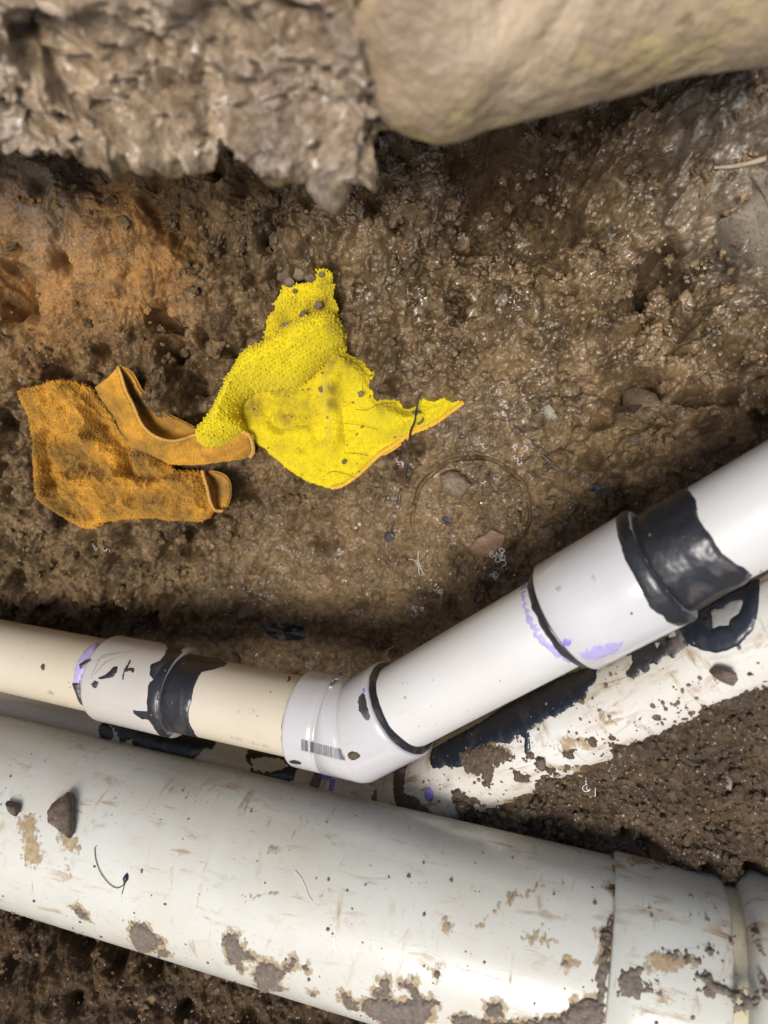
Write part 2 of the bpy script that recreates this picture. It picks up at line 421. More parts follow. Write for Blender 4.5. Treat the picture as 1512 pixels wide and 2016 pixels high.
# ------------------------------------------------------------------ pipes: axes
SM = .030
A1 = np.array([-.344, -.128, -.683])*.98; B1 = np.array([-.0165, -.158, -.553]); C1 = np.array([.206, .004, -.408])*1.015
A1[2] += CZ; B1[2] += CZ; C1[2] += CZ
c1 = Cyl(A1-(B1-A1)*.5, B1, SM); c2 = Cyl(B1, C1+(C1-B1)*.6, SM)
A2 = P(0, 1388, .718); B2 = P(778, 1590, .645); C2_ = P(1512, 1240, .47)
d1 = Cyl(A2-(B2-A2)*.5, B2, SM); d2 = Cyl(B2, C2_+(C2_-B2)*.6, .034)
bigp = np.array([-.325, -.248, -.644+CZ]); bigq = np.array([.245, -.318, -.485+CZ])
cb = Cyl(bigp-(bigq-bigp)*.4, bigq+(bigq-bigp)*.4, .07)

# ------------------------------------------------------------------ ground
CP = [(0,1560,.80),(0,1300,.78),(0,1180,.735),(0,1050,.705),(300,1230,.745),(300,1100,.70),(600,1270,.735),(560,1500,.75),(0,850,.665),(250,900,.675),(600,850,.65),(620,1020,.665),
 (780,1180,.68),(900,1010,.62),(850,1330,.70),(1000,1200,.64),(1200,900,.555),(1180,1050,.575),(1450,800,.505),(1350,880,.525),(0,500,.57),(250,480,.57),(0,330,.53),(500,450,.57),(600,650,.61),
 (800,450,.56),(1000,400,.57),(1100,550,.565),(1100,700,.575),(850,650,.59),(1300,450,.52),(1300,560,.535),(1450,600,.51),(1440,300,.46),(1200,250,.495),(1100,330,.53),(1512,170,.43),(1300,700,.53),
 (300,230,.55),(700,230,.53),(1000,200,.51),(300,650,.62),(1250,1280,.60),(1512,1150,.54),(1000,1560,.69),(1250,1600,.62),(1512,1560,.58),(700,1700,.76),(1200,1900,.64),
 (0,1830,.70),(300,1930,.62),(0,2016,.62),(400,2016,.575),(700,2080,.54),(0,2200,.54),(1512,2200,.54),(760,2300,.48)]
cw = np.array([P(*c) for c in CP])
def tps_fit(pts, vals, lam=1e-4):
    n = len(pts); d2_ = ((pts[:, None]-pts[None])**2).sum(-1); K = .5*d2_*np.log(d2_+1e-12)+lam*np.eye(n)
    Pm = np.c_[np.ones(n), pts]; A = np.zeros((n+3, n+3)); A[:n, :n] = K; A[:n, n:] = Pm; A[n:, :n] = Pm.T
    return np.linalg.solve(A, np.r_[vals, 0, 0, 0])
TW = tps_fit(cw[:, :2], cw[:, 2])
def tps(pts, Wt, x, y):
    s = Wt[-3]+Wt[-2]*x+Wt[-1]*y
    for (px, py), w_ in zip(pts, Wt): 
        d = (x-px)**2+(y-py)**2; s = s+w_*.5*d*np.log(d+1e-12)
    return s
def G0(x, y):
    xc = np.clip(x, -.45, .45); yc = np.clip(y, -.48, .34)
    z = tps(cw[:, :2], TW, xc, yc)
    z = np.clip(z, -.07, .42)
    # room for the buried pipes
    for c, extra in ((c1, .006), (c2, .006), (d1, .003), (d2, .003), (cb, .004)):
        dx, dy = c.d[0], c.d[1]; hl = math.hypot(dx, dy)
        t = ((x-c.p[0])*dx+(y-c.p[1])*dy)/hl**2; lim = np.clip(t, 0, c.L)
        dist = np.hypot(x-c.p[0]-lim*dx, y-c.p[1]-lim*dy); za = c.p[2]+lim*c.d[2]
        cap = za-c.r-extra+ .9*np.maximum(dist-c.r*.8, 0)
        z = np.minimum(z, cap)
    wl = sst(.42, .75, y); z = z*(1-wl)+.46*wl
    wl = sst(-.46, -.72, y); z = z*(1-wl)+.46*wl
    wl = sst(1.0, 1.5, np.abs(x)); return z*(1-wl)+.46*wl
def XY(px, py, h=0):
    """the point a photo pixel meets on ground raised by h"""
    D = .62
    for _ in range(30):
        q = P(px, py, D); z = float(G0(np.array([q[0]]), np.array([q[1]]))[0])+h; D = D*.5+(CZ-z)*.5
    return P(px, py, D)
def polyXY(pp, h=0): return np.array([XY(x, y, h)[:2] for x, y in pp])

# calm areas under the rags, lumps, hollows
YOUT = [(554,567),(558,560),(622,540),(638,526),(654,536),(662,571),(668,611),(680,640),(682,671),(689,700),(717,714),(737,738),(735,754),(737,774),(745,786),(753,772),(757,784),(777,784),(800,798),(820,790),(822,770),(836,764),(848,774),(860,778),(872,770),(886,763),(888,778),(915,792),(896,809),(856,837),(804,857),(757,897),(709,933),(677,956),(661,963),(638,962),(606,948),(566,925),(535,897),(491,865),(467,857),(435,879),(404,881),(384,869),(380,853),(392,829),(416,802),(433,766),(447,730),(467,698),(491,675),(521,663),(523,635),(535,607)]
OOUT = [(30,768),(97,750),(140,748),(187,762),(213,753),(232,722),(262,737),(325,812),(380,838),(475,850),(497,885),(460,905),(410,925),(452,950),(450,985),(438,1006),(380,1028),(230,1025),(170,1042),(72,985),(52,820)]
calm_p = [polyXY(YOUT), polyXY(OOUT)]
PITS = [(1005,325,60,.032),(960,425,80,.030),(1075,455,50,.024),(1285,560,38,.026),(1290,640,26,.014),(545,440,24,.016),(535,480,18,.012),(325,650,28,.022),(330,700,22,.018),(20,575,40,.02),(0,600,40,.02),(8,845,34,.022),(110,735,60,.016),(385,745,50,.024),(440,700,25,.018),(1235,775,28,.012),
 (770,380,40,.012),(300,400,30,.012),(480,360,45,.016),(340,450,40,.014),(130,520,18,.008),(430,500,30,.012),(180,340,60,.015),(60,1080,50,.012),(480,960,26,.016),(600,1040,40,.010),(640,1060,30,.008),(1300,830,24,.008),(1150,640,25,.008),(700,560,24,.008),(900,600,30,.010),(860,540,40,.012),(1380,780,24,.008),(1420,520,40,.014),(395,1080,30,.009),(400,1000,24,.007),(250,1040,26,.008)]
LUMPS = [([(1130,350),(1240,322),(1330,330),(1430,335),(1472,372),(1468,430),(1410,440),(1380,500),(1372,560),(1290,530),(1200,500),(1130,460),(1085,400)], .013, .009),
 ([(1065,560),(1150,500),(1230,480),(1268,530),(1262,600),(1280,650),(1200,680),(1120,660),(1080,620)], .014, .010),
 ([(545,450),(600,455),(628,500),(606,555),(545,562),(535,500)], .008, .003),
 ([(760,330),(860,330),(940,360),(900,440),(800,450),(740,400)], .012, .012),
 ([(640,430),(700,420),(760,470),(790,560),(740,600),(680,560),(630,500)], .009, .008),
 ([(980,500),(1040,480),(1060,560),(1000,640),(940,600)], .010, .010),
 ([(300,700),(340,735),(390,770),(370,800),(330,790),(290,740)], .010, .008),
 ([(0,400),(90,390),(130,440),(110,480),(0,470)], .006, .006),
 ([(150,430),(250,400),(280,480),(200,520),(150,490)], .008, .010),
 ([(1400,560),(1512,560),(1512,700),(1420,720),(1360,640)], .010, .012),
 ([(640,1020),(720,1000),(700,1060),(640,1070)], .004, .006)]
ringc = XY(924, 1012)
def zone(px, py, r): 
    q = XY(px, py); rr = r/F*(CZ-q[2]); return lambda x, y: np.exp(-((x-q[0])**2+(y-q[1])**2)/rr**2)
wetz = [zone(1000,450,230), zone(1300,400,230), zone(1000,680,180), zone(800,430,170), zone(1400,600,170), zone(700,480,90)]
clayz = [zone(50,540,150), zone(230,450,100), zone(290,540,80), zone(30,430,80)]
smoothz = [zone(760,1120,150), zone(920,1010,130), zone(980,850,110), zone(100,540,150), zone(240,450,90), zone(650,1200,200), zone(500,1240,160)]
greyz = [zone(1500,430,110), zone(1430,250,90), zone(60,360,110)]
pitsw = [(XY(px, py)[:2], r, dp, (CZ-XY(px, py)[2])/F) for px, py, r, dp in PITS]
lumpsw = [(polyXY(pp), hh, ss) for pp, hh, ss in LUMPS]
def ground(x, y, detail=True):
    z = G0(x, y)
    cx = np.full(x.shape, 0.)
    core = sst(.9, .5, np.abs(x))*sst(.8, .5, np.abs(y))
    calm = np.zeros(x.shape)
    for cp in calm_p: calm = np.maximum(calm, sst(-.004, .012, sdpoly(x, y, cp)))
    am = 1-.93*calm
    wet = np.clip(sum(f(x, y) for f in wetz), 0, 1); clay = np.clip(sum(f(x, y) for f in clayz), 0, 1)
    sm = np.clip(sum(f(x, y) for f in smoothz), 0, 1); grey = np.clip(sum(f(x, y) for f in greyz), 0, .8)
    lower = sst(-.24, -.34, y); clay = np.maximum(clay, lower*.35); sm = np.maximum(sm, lower*.7)
    wx = x+.0045*fbm2(x*45, y*45, 3, 71); wy = y+.0045*fbm2(x*45+9, y*45+5, 3, 72)
    a = fbm2(wx*14, wy*14, 4, 3)*.020-.010*np.abs(fbm2(wx*24, wy*24, 3, 5))*2
    def dome(k, sd, e=.72, c_=1.):
        f1, f2, i_ = wor2(wx*k+sd, wy*k-sd, sd); return np.clip(1-(f1/.70)**2, 0, 1)**e*(.12+.88*i_)
    m0 = sst(-.15, .3, fbm2(x*16, y*16, 3, 40)); m1 = sst(-.2, .25, fbm2(x*26, y*26, 3, 41)); m2 = sst(-.3, .15, fbm2(x*48, y*48, 3, 43)); m3 = sst(-.3, .2, fbm2(x*60+5, y*60, 3, 44))
    e0 = dome(36, 30)*m0; e1 = dome(68, 31)*m1; e2 = dome(135, 33)*m2; e3 = dome(280, 35)*m3
    pf, _, pid = wor2(wx*42+7, wy*42, 91); pitty = np.exp(-(pf/.26)**2)*sst(.55, .8, pid)
    fine = fbm2(x*480, y*480, 3, 51, .7)*.0014
    mid = fbm2(wx*110, wy*110, 5, 55, .7)*.0052
    b = -pitty*.032
    k = (1-.80*sm)
    dry = 1-.45*wet
    zz = a*(1-.45*sm)*am + (b*k + mid*(1-.5*sm) + (e0*.025+e1*.019 + e2*.0095)*k + e3*.0042*(1-.35*sm)*dry + fine*dry)*am
    # glossy blobby mud where it is wet: round worm-like lumps
    wb = 1-np.abs(fbm2(wx*85, wy*85, 2, 61))*3; wc = 1-np.abs(fbm2(wx*190, wy*190, 2, 63))*3
    zz = zz+wet*am*(.0060*np.clip(wb, 0, 1)**.7+.0030*np.clip(wc, 0, 1)**.7)*sst(-.25, .15, fbm2(x*30, y*30, 2, 65))
    zz = zz-.005*calm
    for q, r, dp, k_ in pitsw:
        d = np.hypot(wx*2-x-q[0], wy*2-y-q[1])/(r*k_); zz = zz-dp*2.9*np.exp(-d**2*1.3)*(1-calm)
    for pw, hh, ss in lumpsw:
        if len(x.ravel()) and pw[:, 0].max() > x.min():
            sdv = sdpoly(wx*1.5-x*.5, wy*1.5-y*.5, pw); zz = zz+hh*sst(-.002, ss, sdv)
    rr = np.hypot(x-ringc[0], y-ringc[1]); th = np.arctan2(y-ringc[1], x-ringc[0])
    R0 = 109/F*(CZ-ringc[2]); vis = sst(-.75, -.35, np.sin(th+.4))
    zz = zz-.0075*np.exp(-((rr-R0+.0006*np.sin(th*9))/.0013)**2)*vis+.002*np.exp(-((rr-R0-.003)/.002)**2)*vis-.0015*sst(R0, R0-.003, rr)
    keepcore = core*.85+.15
    dxx, dyy = np.gradient(z, x[:, 0], y[0]); kk_ = .6*core*np.clip(zz, -.03, .03)/np.sqrt(1+dxx**2+dyy**2)
    z = z+zz*keepcore
    # pipes stay clear
    for c in (c1, c2, d1, d2, cb):
        dx, dy = c.d[0], c.d[1]; hl2 = dx*dx+dy*dy
        lim = np.clip(((x-c.p[0])*dx+(y-c.p[1])*dy)/hl2, 0, c.L)
        dist = np.hypot(x-c.p[0]-lim*dx, y-c.p[1]-lim*dy); za = c.p[2]+lim*c.d[2]
        z = np.minimum(z, za-np.sqrt(np.maximum((c.r+.002)**2-dist**2, 0))+np.where(dist > c.r+.002, (dist-c.r)*3, 0))
    return z, wet*(1-.3*lower)*.9+.12*(1-lower)+.25*sm*(1-clay), clay, grey, x-kk_*dxx, y-kk_*dyy
def axis(lo, hi, step, far):
    core = np.arange(lo, hi, step); out = []; v = hi; s = step
    while v < far: out.append(v); s *= 1.22; v += s
    neg = []; v = lo-step; s = step
    while v > -far: neg.append(v); s *= 1.22; v -= s
    return np.array(neg[::-1]+list(core)+out+[far])
gx = axis(-.40, .33, .0008, 40); gy = axis(-.44, .34, .0008, 40)
GX, GY = np.meshgrid(gx, gy, indexing='ij')
GZ, wetA, clayA, greyA, GXd, GYd = ground(GX, GY)
mk('ground', np.stack([GXd, GYd, GZ], -1).reshape(-1, 3), gridfaces(len(gx), len(gy)), MS, attrs={'wet': wetA.ravel(), 'clay': clayA.ravel(), 'grey': greyA.ravel(), 'painted_shade': sst(-.25, -.31, GY).ravel()})['kind'] = 'structure'  # last mask marks the bottom slope whose shade is painted dark
def gz(x, y):
    """height of the finished ground"""
    x = np.atleast_1d(np.asarray(x, float)); y = np.atleast_1d(np.asarray(y, float))
    i = np.clip(np.searchsorted(gx, x)-1, 0, len(gx)-2); j = np.clip(np.searchsorted(gy, y)-1, 0, len(gy)-2)
    u = (x-gx[i])/(gx[i+1]-gx[i]); v = (y-gy[j])/(gy[j+1]-gy[j])
    return GZ[i, j]*(1-u)*(1-v)+GZ[i+1, j]*u*(1-v)+GZ[i, j+1]*(1-u)*v+GZ[i+1, j+1]*u*v
def onground(px, py, h=0):
    D = .62
    for _ in range(30):
        q = P(px, py, D); z = gz(q[0], q[1])[0]+h; D = D*.5+(CZ-z)*.5
    return P(px, py, D)
# ------------------------------------------------------------------ upper pipe run (one thing)
def zp(ox, oy, s, pts): return [(ox+x*s, oy+y*s) for x, y in pts]
up = empty('drain_pipe'); tag(up, 'upper narrow drain pipe with two white couplings and a bend, lying highest', 'pipe')
W = .0032
# coupling 1
ua, ub = c1.hit(157, 1330, .0352)[0], c1.hit(313, 1357, .0352)[0]
lathe_obj('pipe_section', c1, [(0, SM), (c1.L-.02, SM)], PV_CREAM, up)['label'] = 'cream yellow pipe section left of the bend'
RC = .0352
prof = [(ua, SM-.001)]+fillet(ua, ua+.006, SM+.0005, RC, 7)+[(ub-.0015, RC), (ub, RC-.0012), (ub, SM-.001)]
lathe_obj('coupling', c1, prof, PV_WARM, up)['label'] = 'smaller white coupling streaked with black marks'
# bend
RE = .0355
ue0 = c1.hit(556, 1402, RE)[0]
ue1 = c2.hit(741, 1420, RE)[0]
def sweep_elbow(ca, cb_, u0, u1, R_, mat, parent, name, trim, lipend):
    """elbow fitting: straight hub, arc, straight hub"""
    B = ca.q; s0 = ca.p+ca.d*u0; e1 = cb_.p+cb_.d*u1; L0 = np.linalg.norm(B-s0); L1 = np.linalg.norm(e1-B)
    th = np.linspace(0, 2*np.pi, 128, endpoint=False); arc = np.where(th > np.pi, th-2*np.pi, th)*R_
    def ringat(c_, o_, r):
        return o_+r*(np.cos(th)[:, None]*c_.e1+np.sin(th)[:, None]*c_.e2)
    bn = ca.d+cb_.d; bn /= np.linalg.norm(bn)          # the two straight hubs meet in this plane
    def miter(c_, r):
        v = ringat(c_, B, r); t = ((B-v)@bn)/(c_.d@bn); return v+t[:, None]*c_.d
    rings = []
    for (a, r) in fillet(0, .004, SM, R_, 6)+[(L0*.40, R_), (L0*.52, R_), (L0*.525, R_-.0006), (L0*.56, R_-.0006), (L0*.565, R_+.0003)]:
        rings.append((ringat(ca, s0+ca.d*a, r), a, r))
    m1 = miter(ca, R_+.0003); m2 = miter(cb_, R_+.0003)
    for off, w_ in ((.009, 0), (.005, .0), (.0022, .0004)): rings.append((m1-ca.d*off, L0-off, R_-w_))
    rings.append(((m1+m2)/2-((m1+m2)/2-B)*.012, L0, R_))
    for off, w_ in ((.0022, .0004), (.005, 0), (.009, 0)): rings.append((m2+cb_.d*off, L0+off, R_-w_))
    # keep hub rings clear of the mitre on the inner side
    for a, r in ((L1-.006, R_+.0002), (L1-.001, R_), (L1, R_-.001), (L1, SM-.0005)): rings.append((ringat(cb_, B+cb_.d*a, r), L0+a, r))
    V = [r_[0] for r_ in rings]; pc = [np.stack([np.full(128, r_[1]), arc, np.full(128, r_[2])], -1) for r_ in rings]
    return mk(name, np.concatenate(V), gridfaces(len(rings), 128, True)[:, ::-1], mat, parent, attrs={'pc': np.concatenate(pc)})
sweep_elbow(c1, c2, ue0, ue1, RE, PV_ELB, up, 'elbow', 0, 0)
lathe_obj('pipe_section', c2, [(.012, SM), (c2.L, SM)], PV_PALE, up)['label'] = 'pale pipe section right of the bend'
# coupling 2
v0, v1 = c2.hit(1079, 1230, .0365)[0], c2.hit(1279, 1120, .0365)[0]
RD = .0365
prof = [(v0, SM-.001), (v0, RD-.0015), (v0+.0015, RD), (v1-.002, RD), (v1-.0006, RD-.0006), (v1, RD-.002), (v1, SM-.001)]
lathe_obj('coupling', c2, prof, PV_WHITE, up)['label'] = 'larger white coupling capped with black cement'
# black cement rings at the joints
def ring(name, c, u0, u1, r0, r1, mat, parent, seed=3, wob=.0012, n=10, label=None):
    th = np.linspace(0, 2*np.pi, 200, endpoint=False); cs, sn = np.cos(th), np.sin(th)
    f = lambda k, s_: fbm2(cs*k+s_, sn*k-s_, 3, seed)
    V = []; PC = []
    ts = np.linspace(0, 1, n)
    for t in ts:
        uu = u0+(u1-u0)*t + wob*f(2.5, t*.5)*(1 if u1 > u0 else -1)*(2*t)
        prof_ = math.sin(math.pi*(.5-.5*t))**.55 if t < 1 else 0
        rr = r0+(r1-r0)*(1-t)**.7 + .0006*f(4, 3+t) - (.0012 if t in (0., 1.) else 0)
        V.append(c.pt(uu, th, rr)); arc = np.where(th > np.pi, th-2*np.pi, th)*c.r; PC.append(np.stack([uu, arc, rr], -1))
    Fc = gridfaces(n, 200, True)
    if u1 > u0: Fc = Fc[:, ::-1]
    o = mk(name, np.concatenate(V), Fc, mat, parent, attrs={'pc': np.concatenate(PC)})
    if label: o['label'] = label
    return o
ring('cement_ring', c2, ue1, ue1+.0040, SM+.0002, RE-.0012, CEM, up, 3, .0006)
ring('cement_ring', c2, v0, v0-.0072, SM+.0003, RD-.0012, CEM, up, 5, .0012)
ring('cement_ring', c1, ue0+.001, ue0-.0012, SM+.0002, SM+.002, CEM, up, 7, .0008)
ring('primer_ring', c1, ua+.003, ua-.0022, SM+.0001, SM+.003, PURPLE_L, up, 8, .0016)
patch('primer_stain', c2, zp(980, 860, .3519, [(135,800),(165,790),(150,900),(190,1010),(250,1110),(330,1190),(440,1250),(400,1262),(300,1205),(220,1130),(160,1030),(140,930)]), PURPLE_L, up, thick=.0001, soft=.001, edge=.0016)
# the big coat of black cement over the right end of coupling 2
patch('cement_coat', c2, zp(980, 860, .3519, [(640,440),(672,440),(668,520),(690,610),(712,690),(748,745),(775,800),(815,880),(850,955),(895,990),(925,1000),(945,1030),(1010,1060),(1150,1010),(1150,960),(1000,700),(850,380),(760,380)]),
      CEM, up, thick=.0008, r=RD, seed=4, edge=.0004, efreq=110, bump=.0004, lim=(0, v1-.0004))
patch('cement_coat', c2, zp(980, 860, .3519, [(700,420),(740,330),(850,300),(1040,262),(1068,300),(1100,340),(1118,400),(1125,460),(1150,510),(1200,560),(1228,610),(1260,660),(1320,700),(1370,725),(1425,775),(1400,840),(1250,900),(1100,985),(1000,980),(900,900),(800,700)]),
      CEM, up, thick=.0012, r=SM, seed=6, edge=.0005, efreq=110, bump=.0016, bfreq=38, soft=.004, lim=(v1-.003, 9))
patch('primer_stain', c2, zp(980, 860, .3519, [(445,1215),(480,1195),(520,1180),(600,1160),(650,1150),(700,1150),(690,1180),(640,1215),(560,1245),(500,1245)]), PURPLE_L, up, thick=.0002, r=RD, edge=.0018, efreq=300)
patch('primer_stain', c2, zp(980, 860, .3519, [(362,1140),(385,1128),(408,1135),(412,1155),(395,1172),(370,1165)]), PURPLE, up, thick=.0003, r=RD, edge=.0004)
patch('mud_speck', c2, zp(980, 860, .3519, [(515,760),(530,755),(550,775),(556,805),(540,812),(520,800)]), MUDS, up, thick=.0008, r=RD, edge=.0002)
patch('mud_speck', c2, zp(980, 860, .3519, [(322,850),(335,830),(352,840),(352,855),(340,865)]), MUDS, up, thick=.0004, r=RD, edge=.0006)
patch('mud_speck', c2, zp(980, 860, .3519, [(738,985),(750,978),(758,990),(748,1000)]), MUDD, up, thick=.0008, r=RD, edge=.0002)
for q in ((797,1374), (827,1412)):
    patch('mud_speck', c2, [(q[0]-4, q[1]), (q[0], q[1]-4), (q[0]+4, q[1]), (q[0], q[1]+4)], MUDS, up, thick=.0004, edge=.0003)
# left: cement over coupling 1's end
patch('cement_coat', c1, zp(0, 1180, .3704, [(860,225),(890,258),(872,300),(850,325),(800,348),(795,400),(818,425),(795,440),(785,500),(778,560),(785,595),(760,597),(705,588),(712,608),(755,636),(790,642),(810,670),(830,700),(860,745),(1000,745),(1000,230)]),
      CEM, up, thick=.0005, r=RC, seed=14, edge=.0005, efreq=160, lim=(0, ub-.0003), bump=.0002)
patch('cement_coat', c1, zp(0, 1180, .3704, [(900,215),(1000,262),(1100,300),(1180,325),(1207,342),(1190,356),(1140,372),(1072,386),(1052,420),(1030,470),(1018,540),(1005,580),(1003,640),(1030,700),(1050,730),(960,745),(820,740),(740,600),(760,400)]),
      CEM, up, thick=.0008, r=SM, seed=16, edge=.0004, efreq=140, bump=.0006, bfreq=90, lim=(ub-.004, 9))
patch('cement_dab', c1, zp(0, 1180, .3704, [(580,385),(600,360),(626,355),(622,385),(605,410),(580,418),(530,425),(520,418),(560,400)]), CEM, up, thick=.0006, r=RC, edge=.0003)
patch('cement_dab', c1, zp(0, 1180, .3704, [(690,320),(696,330),(680,365),(705,362),(716,370),(712,388),(700,390),(696,380),(664,386),(656,430),(648,428),(660,372),(675,350)]), CEM_THIN, up, thick=.0003, r=RC, edge=.0003)
patch('cement_dab', c1, zp(0, 1180, .3704, [(482,450),(505,430),(525,440),(515,470),(500,475)]), CEM_THIN, up, thick=.0003, r=RC, edge=.0004)
for k, (a, b_, c_) in enumerate([((490,330),(600,290),(740,275)), ((500,400),(560,330),(700,285)), ((480,420),(540,300),(640,275))]):
    m_ = 3
    patch('cement_smear', c1, zp(0, 1180, .3704, [a, (b_[0], b_[1]), c_, (b_[0]+4, b_[1]+m_*2.5), (a[0]+6, a[1]+4)]), INKF, up, thick=.0001, r=RC, edge=.0003)
patch('primer_stain', c1, zp(0, 1180, .3704, [(440,290),(480,250),(515,232),(500,280),(470,330),(440,370),(420,420),(415,470),(395,450),(400,380),(415,330)]), PURPLE_L, up, thick=.0003, r=SM+.0012, edge=.0006)
patch('cement_dab', c1, zp(0, 1180, .3704, [(386,455),(405,440),(418,455),(412,480),(425,520),(440,560),(430,560),(410,520),(400,490)]), CEM_THIN, up, thick=.0004, r=SM+.0016, edge=.0004)
patch('cement_dab', c1, zp(0, 1180, .3704, [(425,345),(445,335),(485,315),(484,328),(450,345),(428,360)]), CEM_THIN, up, thick=.0003, r=RC, edge=.0003)
patch('mud_speck', c1, zp(0, 1180, .3704, [(215,360),(225,340),(238,345),(238,370),(228,380)]), MUDD, up, thick=.0012, edge=.0003)
patch('mud_speck', c1, zp(0, 1180, .3704, [(250,500),(262,478),(280,490),(300,505),(285,512),(265,505)]), MUDS, up, thick=.0004, edge=.0008)
patch('mud_speck', c1, zp(500, 1180, .3307, [(195,490),(205,475),(202,460),(215,458),(218,480),(208,492)]), MUDD, up, thick=.0010, edge=.0003)
# marks on the elbow
patch('cement_dab', c2, zp(540, 1300, .2381, [(690,340),(705,290),(730,270),(750,290),(768,380),(788,460),(788,492),(755,496),(725,455),(700,410)]), CEM_THIN, up, thick=.0006, r=RE+.0002, edge=.0006)
patch('primer_stain', c2, zp(540, 1300, .2381, [(730,240),(742,225),(750,250),(745,268),(732,265)]), PURPLE, up, thick=.0003, r=RE+.0002, edge=.0004)
patch('mud_speck', c1, zp(540, 1300, .2381, [(598,455),(608,443),(622,450),(626,475),(614,485),(602,474)]), MUDS, up, thick=.0005, r=RE+.0003, edge=.0003)
patch('mud_clump', c1, zp(540, 1300, .2381, [(612,765),(625,748),(655,745),(690,752),(708,775),(705,795),(680,812),(650,825),(620,812),(610,790)]), MUDD, up, thick=.0018, r=RE+.0003, edge=.0006, bump=.0012, bfreq=500)
patch('cement_dab', c1, zp(540, 1300, .2381, [(120,835),(165,828),(200,835),(222,850),(215,862),(180,858),(140,850)]), CEM, up, thick=.0008, r=RE+.0002, edge=.0003)
# barcode printed on the elbow hub
bc_u0, bc_t0, _ = c1.hit(593.5, 1465, RE); bc_u1, bc_t1, _ = c1.hit(679, 1486, RE)
bars = []; x = 0; rr_ = random.Random(5)
n_b = 0
while x < 1:
    wd = rr_.choice((.006, .006, .011, .016)); bars.append((x, x+wd)); x += wd+rr_.choice((.007, .007, .012)); n_b += 1
    if n_b == 9: x += .03
for kind in ('bars', 'digits'):
    V = []; Fc = []
    src = bars if kind == 'bars' else [(i/13+.012*(i > 5), i/13+.012*(i > 5)+.022) for i in range(12)]
    for i, (a, b_) in enumerate(src):
        ht = .0082
        quads = [(a, b_, -ht*.55, ht*.45)] if kind == 'bars' else rr_.sample([(a, b_, -.0048, -.0046), (a, b_, -.0058, -.0056), (a, a+.006, -.0058, -.0046), (b_-.006, b_, -.0052, -.0046), (b_-.006, b_, -.0058, -.0052)], 4)
        for (s, e, h0, h1) in quads:
            hs = np.linspace(h0, h1, 9 if h1-h0 > .002 else 2)
            for ha, hb2 in zip(hs[:-1], hs[1:]):
                for (t_, h_) in ((s, ha), (e, ha), (e, hb2), (s, hb2)):
                    u = bc_u0+(bc_u1-bc_u0)*t_; ar = (bc_t0+(bc_t1-bc_t0)*t_)*RE; th = (ar-h_)/RE
                    V.append(c1.pt(u, th, RE+.00034))
                k = len(V); Fc.append([k-4, k-3, k-2, k-1])
    o = mk('barcode_'+kind, np.array(V), np.array(Fc), INK if kind == 'bars' else INKF, up)
# faint printed numbers on the pipe left of the elbow
V = []; Fc = []
a0, t0, _ = c1.hit(455, 1452); a1, t1, _ = c1.hit(552, 1477)
SEG = {'5': 'acdfg', '7': 'abc', '8': 'abcdefg', '1': 'bc', '4': 'bcfg', '2': 'abdeg', 'F': 'aefg', 'C': 'adef', 'P': 'abefg'}
def seg7(ch, o, w_, h_):
    q = {'a': (0, 0, w_, 0), 'b': (w_, 0, w_, h_/2), 'c': (w_, h_/2, w_, h_), 'd': (0, h_, w_, h_), 'e': (0, h_/2, 0, h_), 'f': (0, 0, 0, h_/2), 'g': (0, h_/2, w_, h_/2)}
    return [(o+q[c][0], q[c][1], o+q[c][2], q[c][3]) for c in SEG[ch]]
off = 0
for ch in '5785 1157 52':
    if ch != ' ':
        for (xa, ya, xb, yb) in seg7(ch, off, .0014, .0026):
            s = .00016
            for (uu, vv) in ((xa-s, ya-s), (xb+s, ya-s), (xb+s, yb+s), (xa-s, yb+s)):
                u = a0+uu; f_ = (u-a0)/(a1-a0); th = t0+(t1-t0)*f_-vv/SM+.03
                V.append(c1.pt(u, th, SM+.00012))
            k = len(V); Fc.append([k-4, k-3, k-2, k-1])
    off += .0026
mk('printed_numbers', np.array(V), np.array(Fc), INKF, up)

# ------------------------------------------------------------------ lower pipe run
lo = empty('drain_pipe'); tag(lo, 'lower narrow drain pipe, muddy and blotched with black cement, half hidden under the upper one', 'pipe')
lathe_obj('pipe_section', d1, [(0, SM), (d1.L-.02, SM)], PV_CREAM, lo)['label'] = 'cream pipe section with black blotches'
lathe_obj('pipe_section', d2, [(.012, .0335), (d2.L, .0335)], PV_OLD, lo)['label'] = 'weathered muddy pipe section'
uu0 = d1.u_at(640)
_SM = SM; SM = .030
sweep_elbow(d1, d2, uu0, d2.hit(784, 1588, .0352)[0], .0352, PV_OLD, lo, 'elbow', 0, 0)
patch('mud_ring', d2, zp(540, 1300, .2381, [(1045,850),(1110,800),(1160,800),(1100,850),(1080,900),(1060,1000),(1065,1110),(1110,1130),(1170,1140),(1200,1200),(1260,1240),(1320,1290),(1020,1230),(990,1110),(992,1000),(1010,900)]), MUDD, lo, thick=.0016, r=.0345, edge=.0012, bump=.0012, bfreq=400)
patch('cement_blotch', d1, zp(0, 1180, .3704, [(522,690),(535,660),(565,655),(580,670),(600,690),(605,720),(590,750),(560,755),(535,740)]), CEM, lo, thick=.0004, edge=.0008)
patch('cement_blotch', d1, zp(0, 1180, .3704, [(560,640),(640,640),(745,675),(750,710),(730,735),(690,745),(650,765),(630,740),(620,700),(590,680)]), CEM_THIN, lo, thick=.0003, edge=.0016)
patch('cement_blotch', d1, zp(0, 1180, .3704, [(700,750),(730,705),(800,670),(1000,700),(1150,745),(1145,775),(1125,800),(1085,795),(1060,820),(1040,840),(1015,862),(930,845),(800,820),(715,800)]), CEM, lo, thick=.0006, edge=.0012)
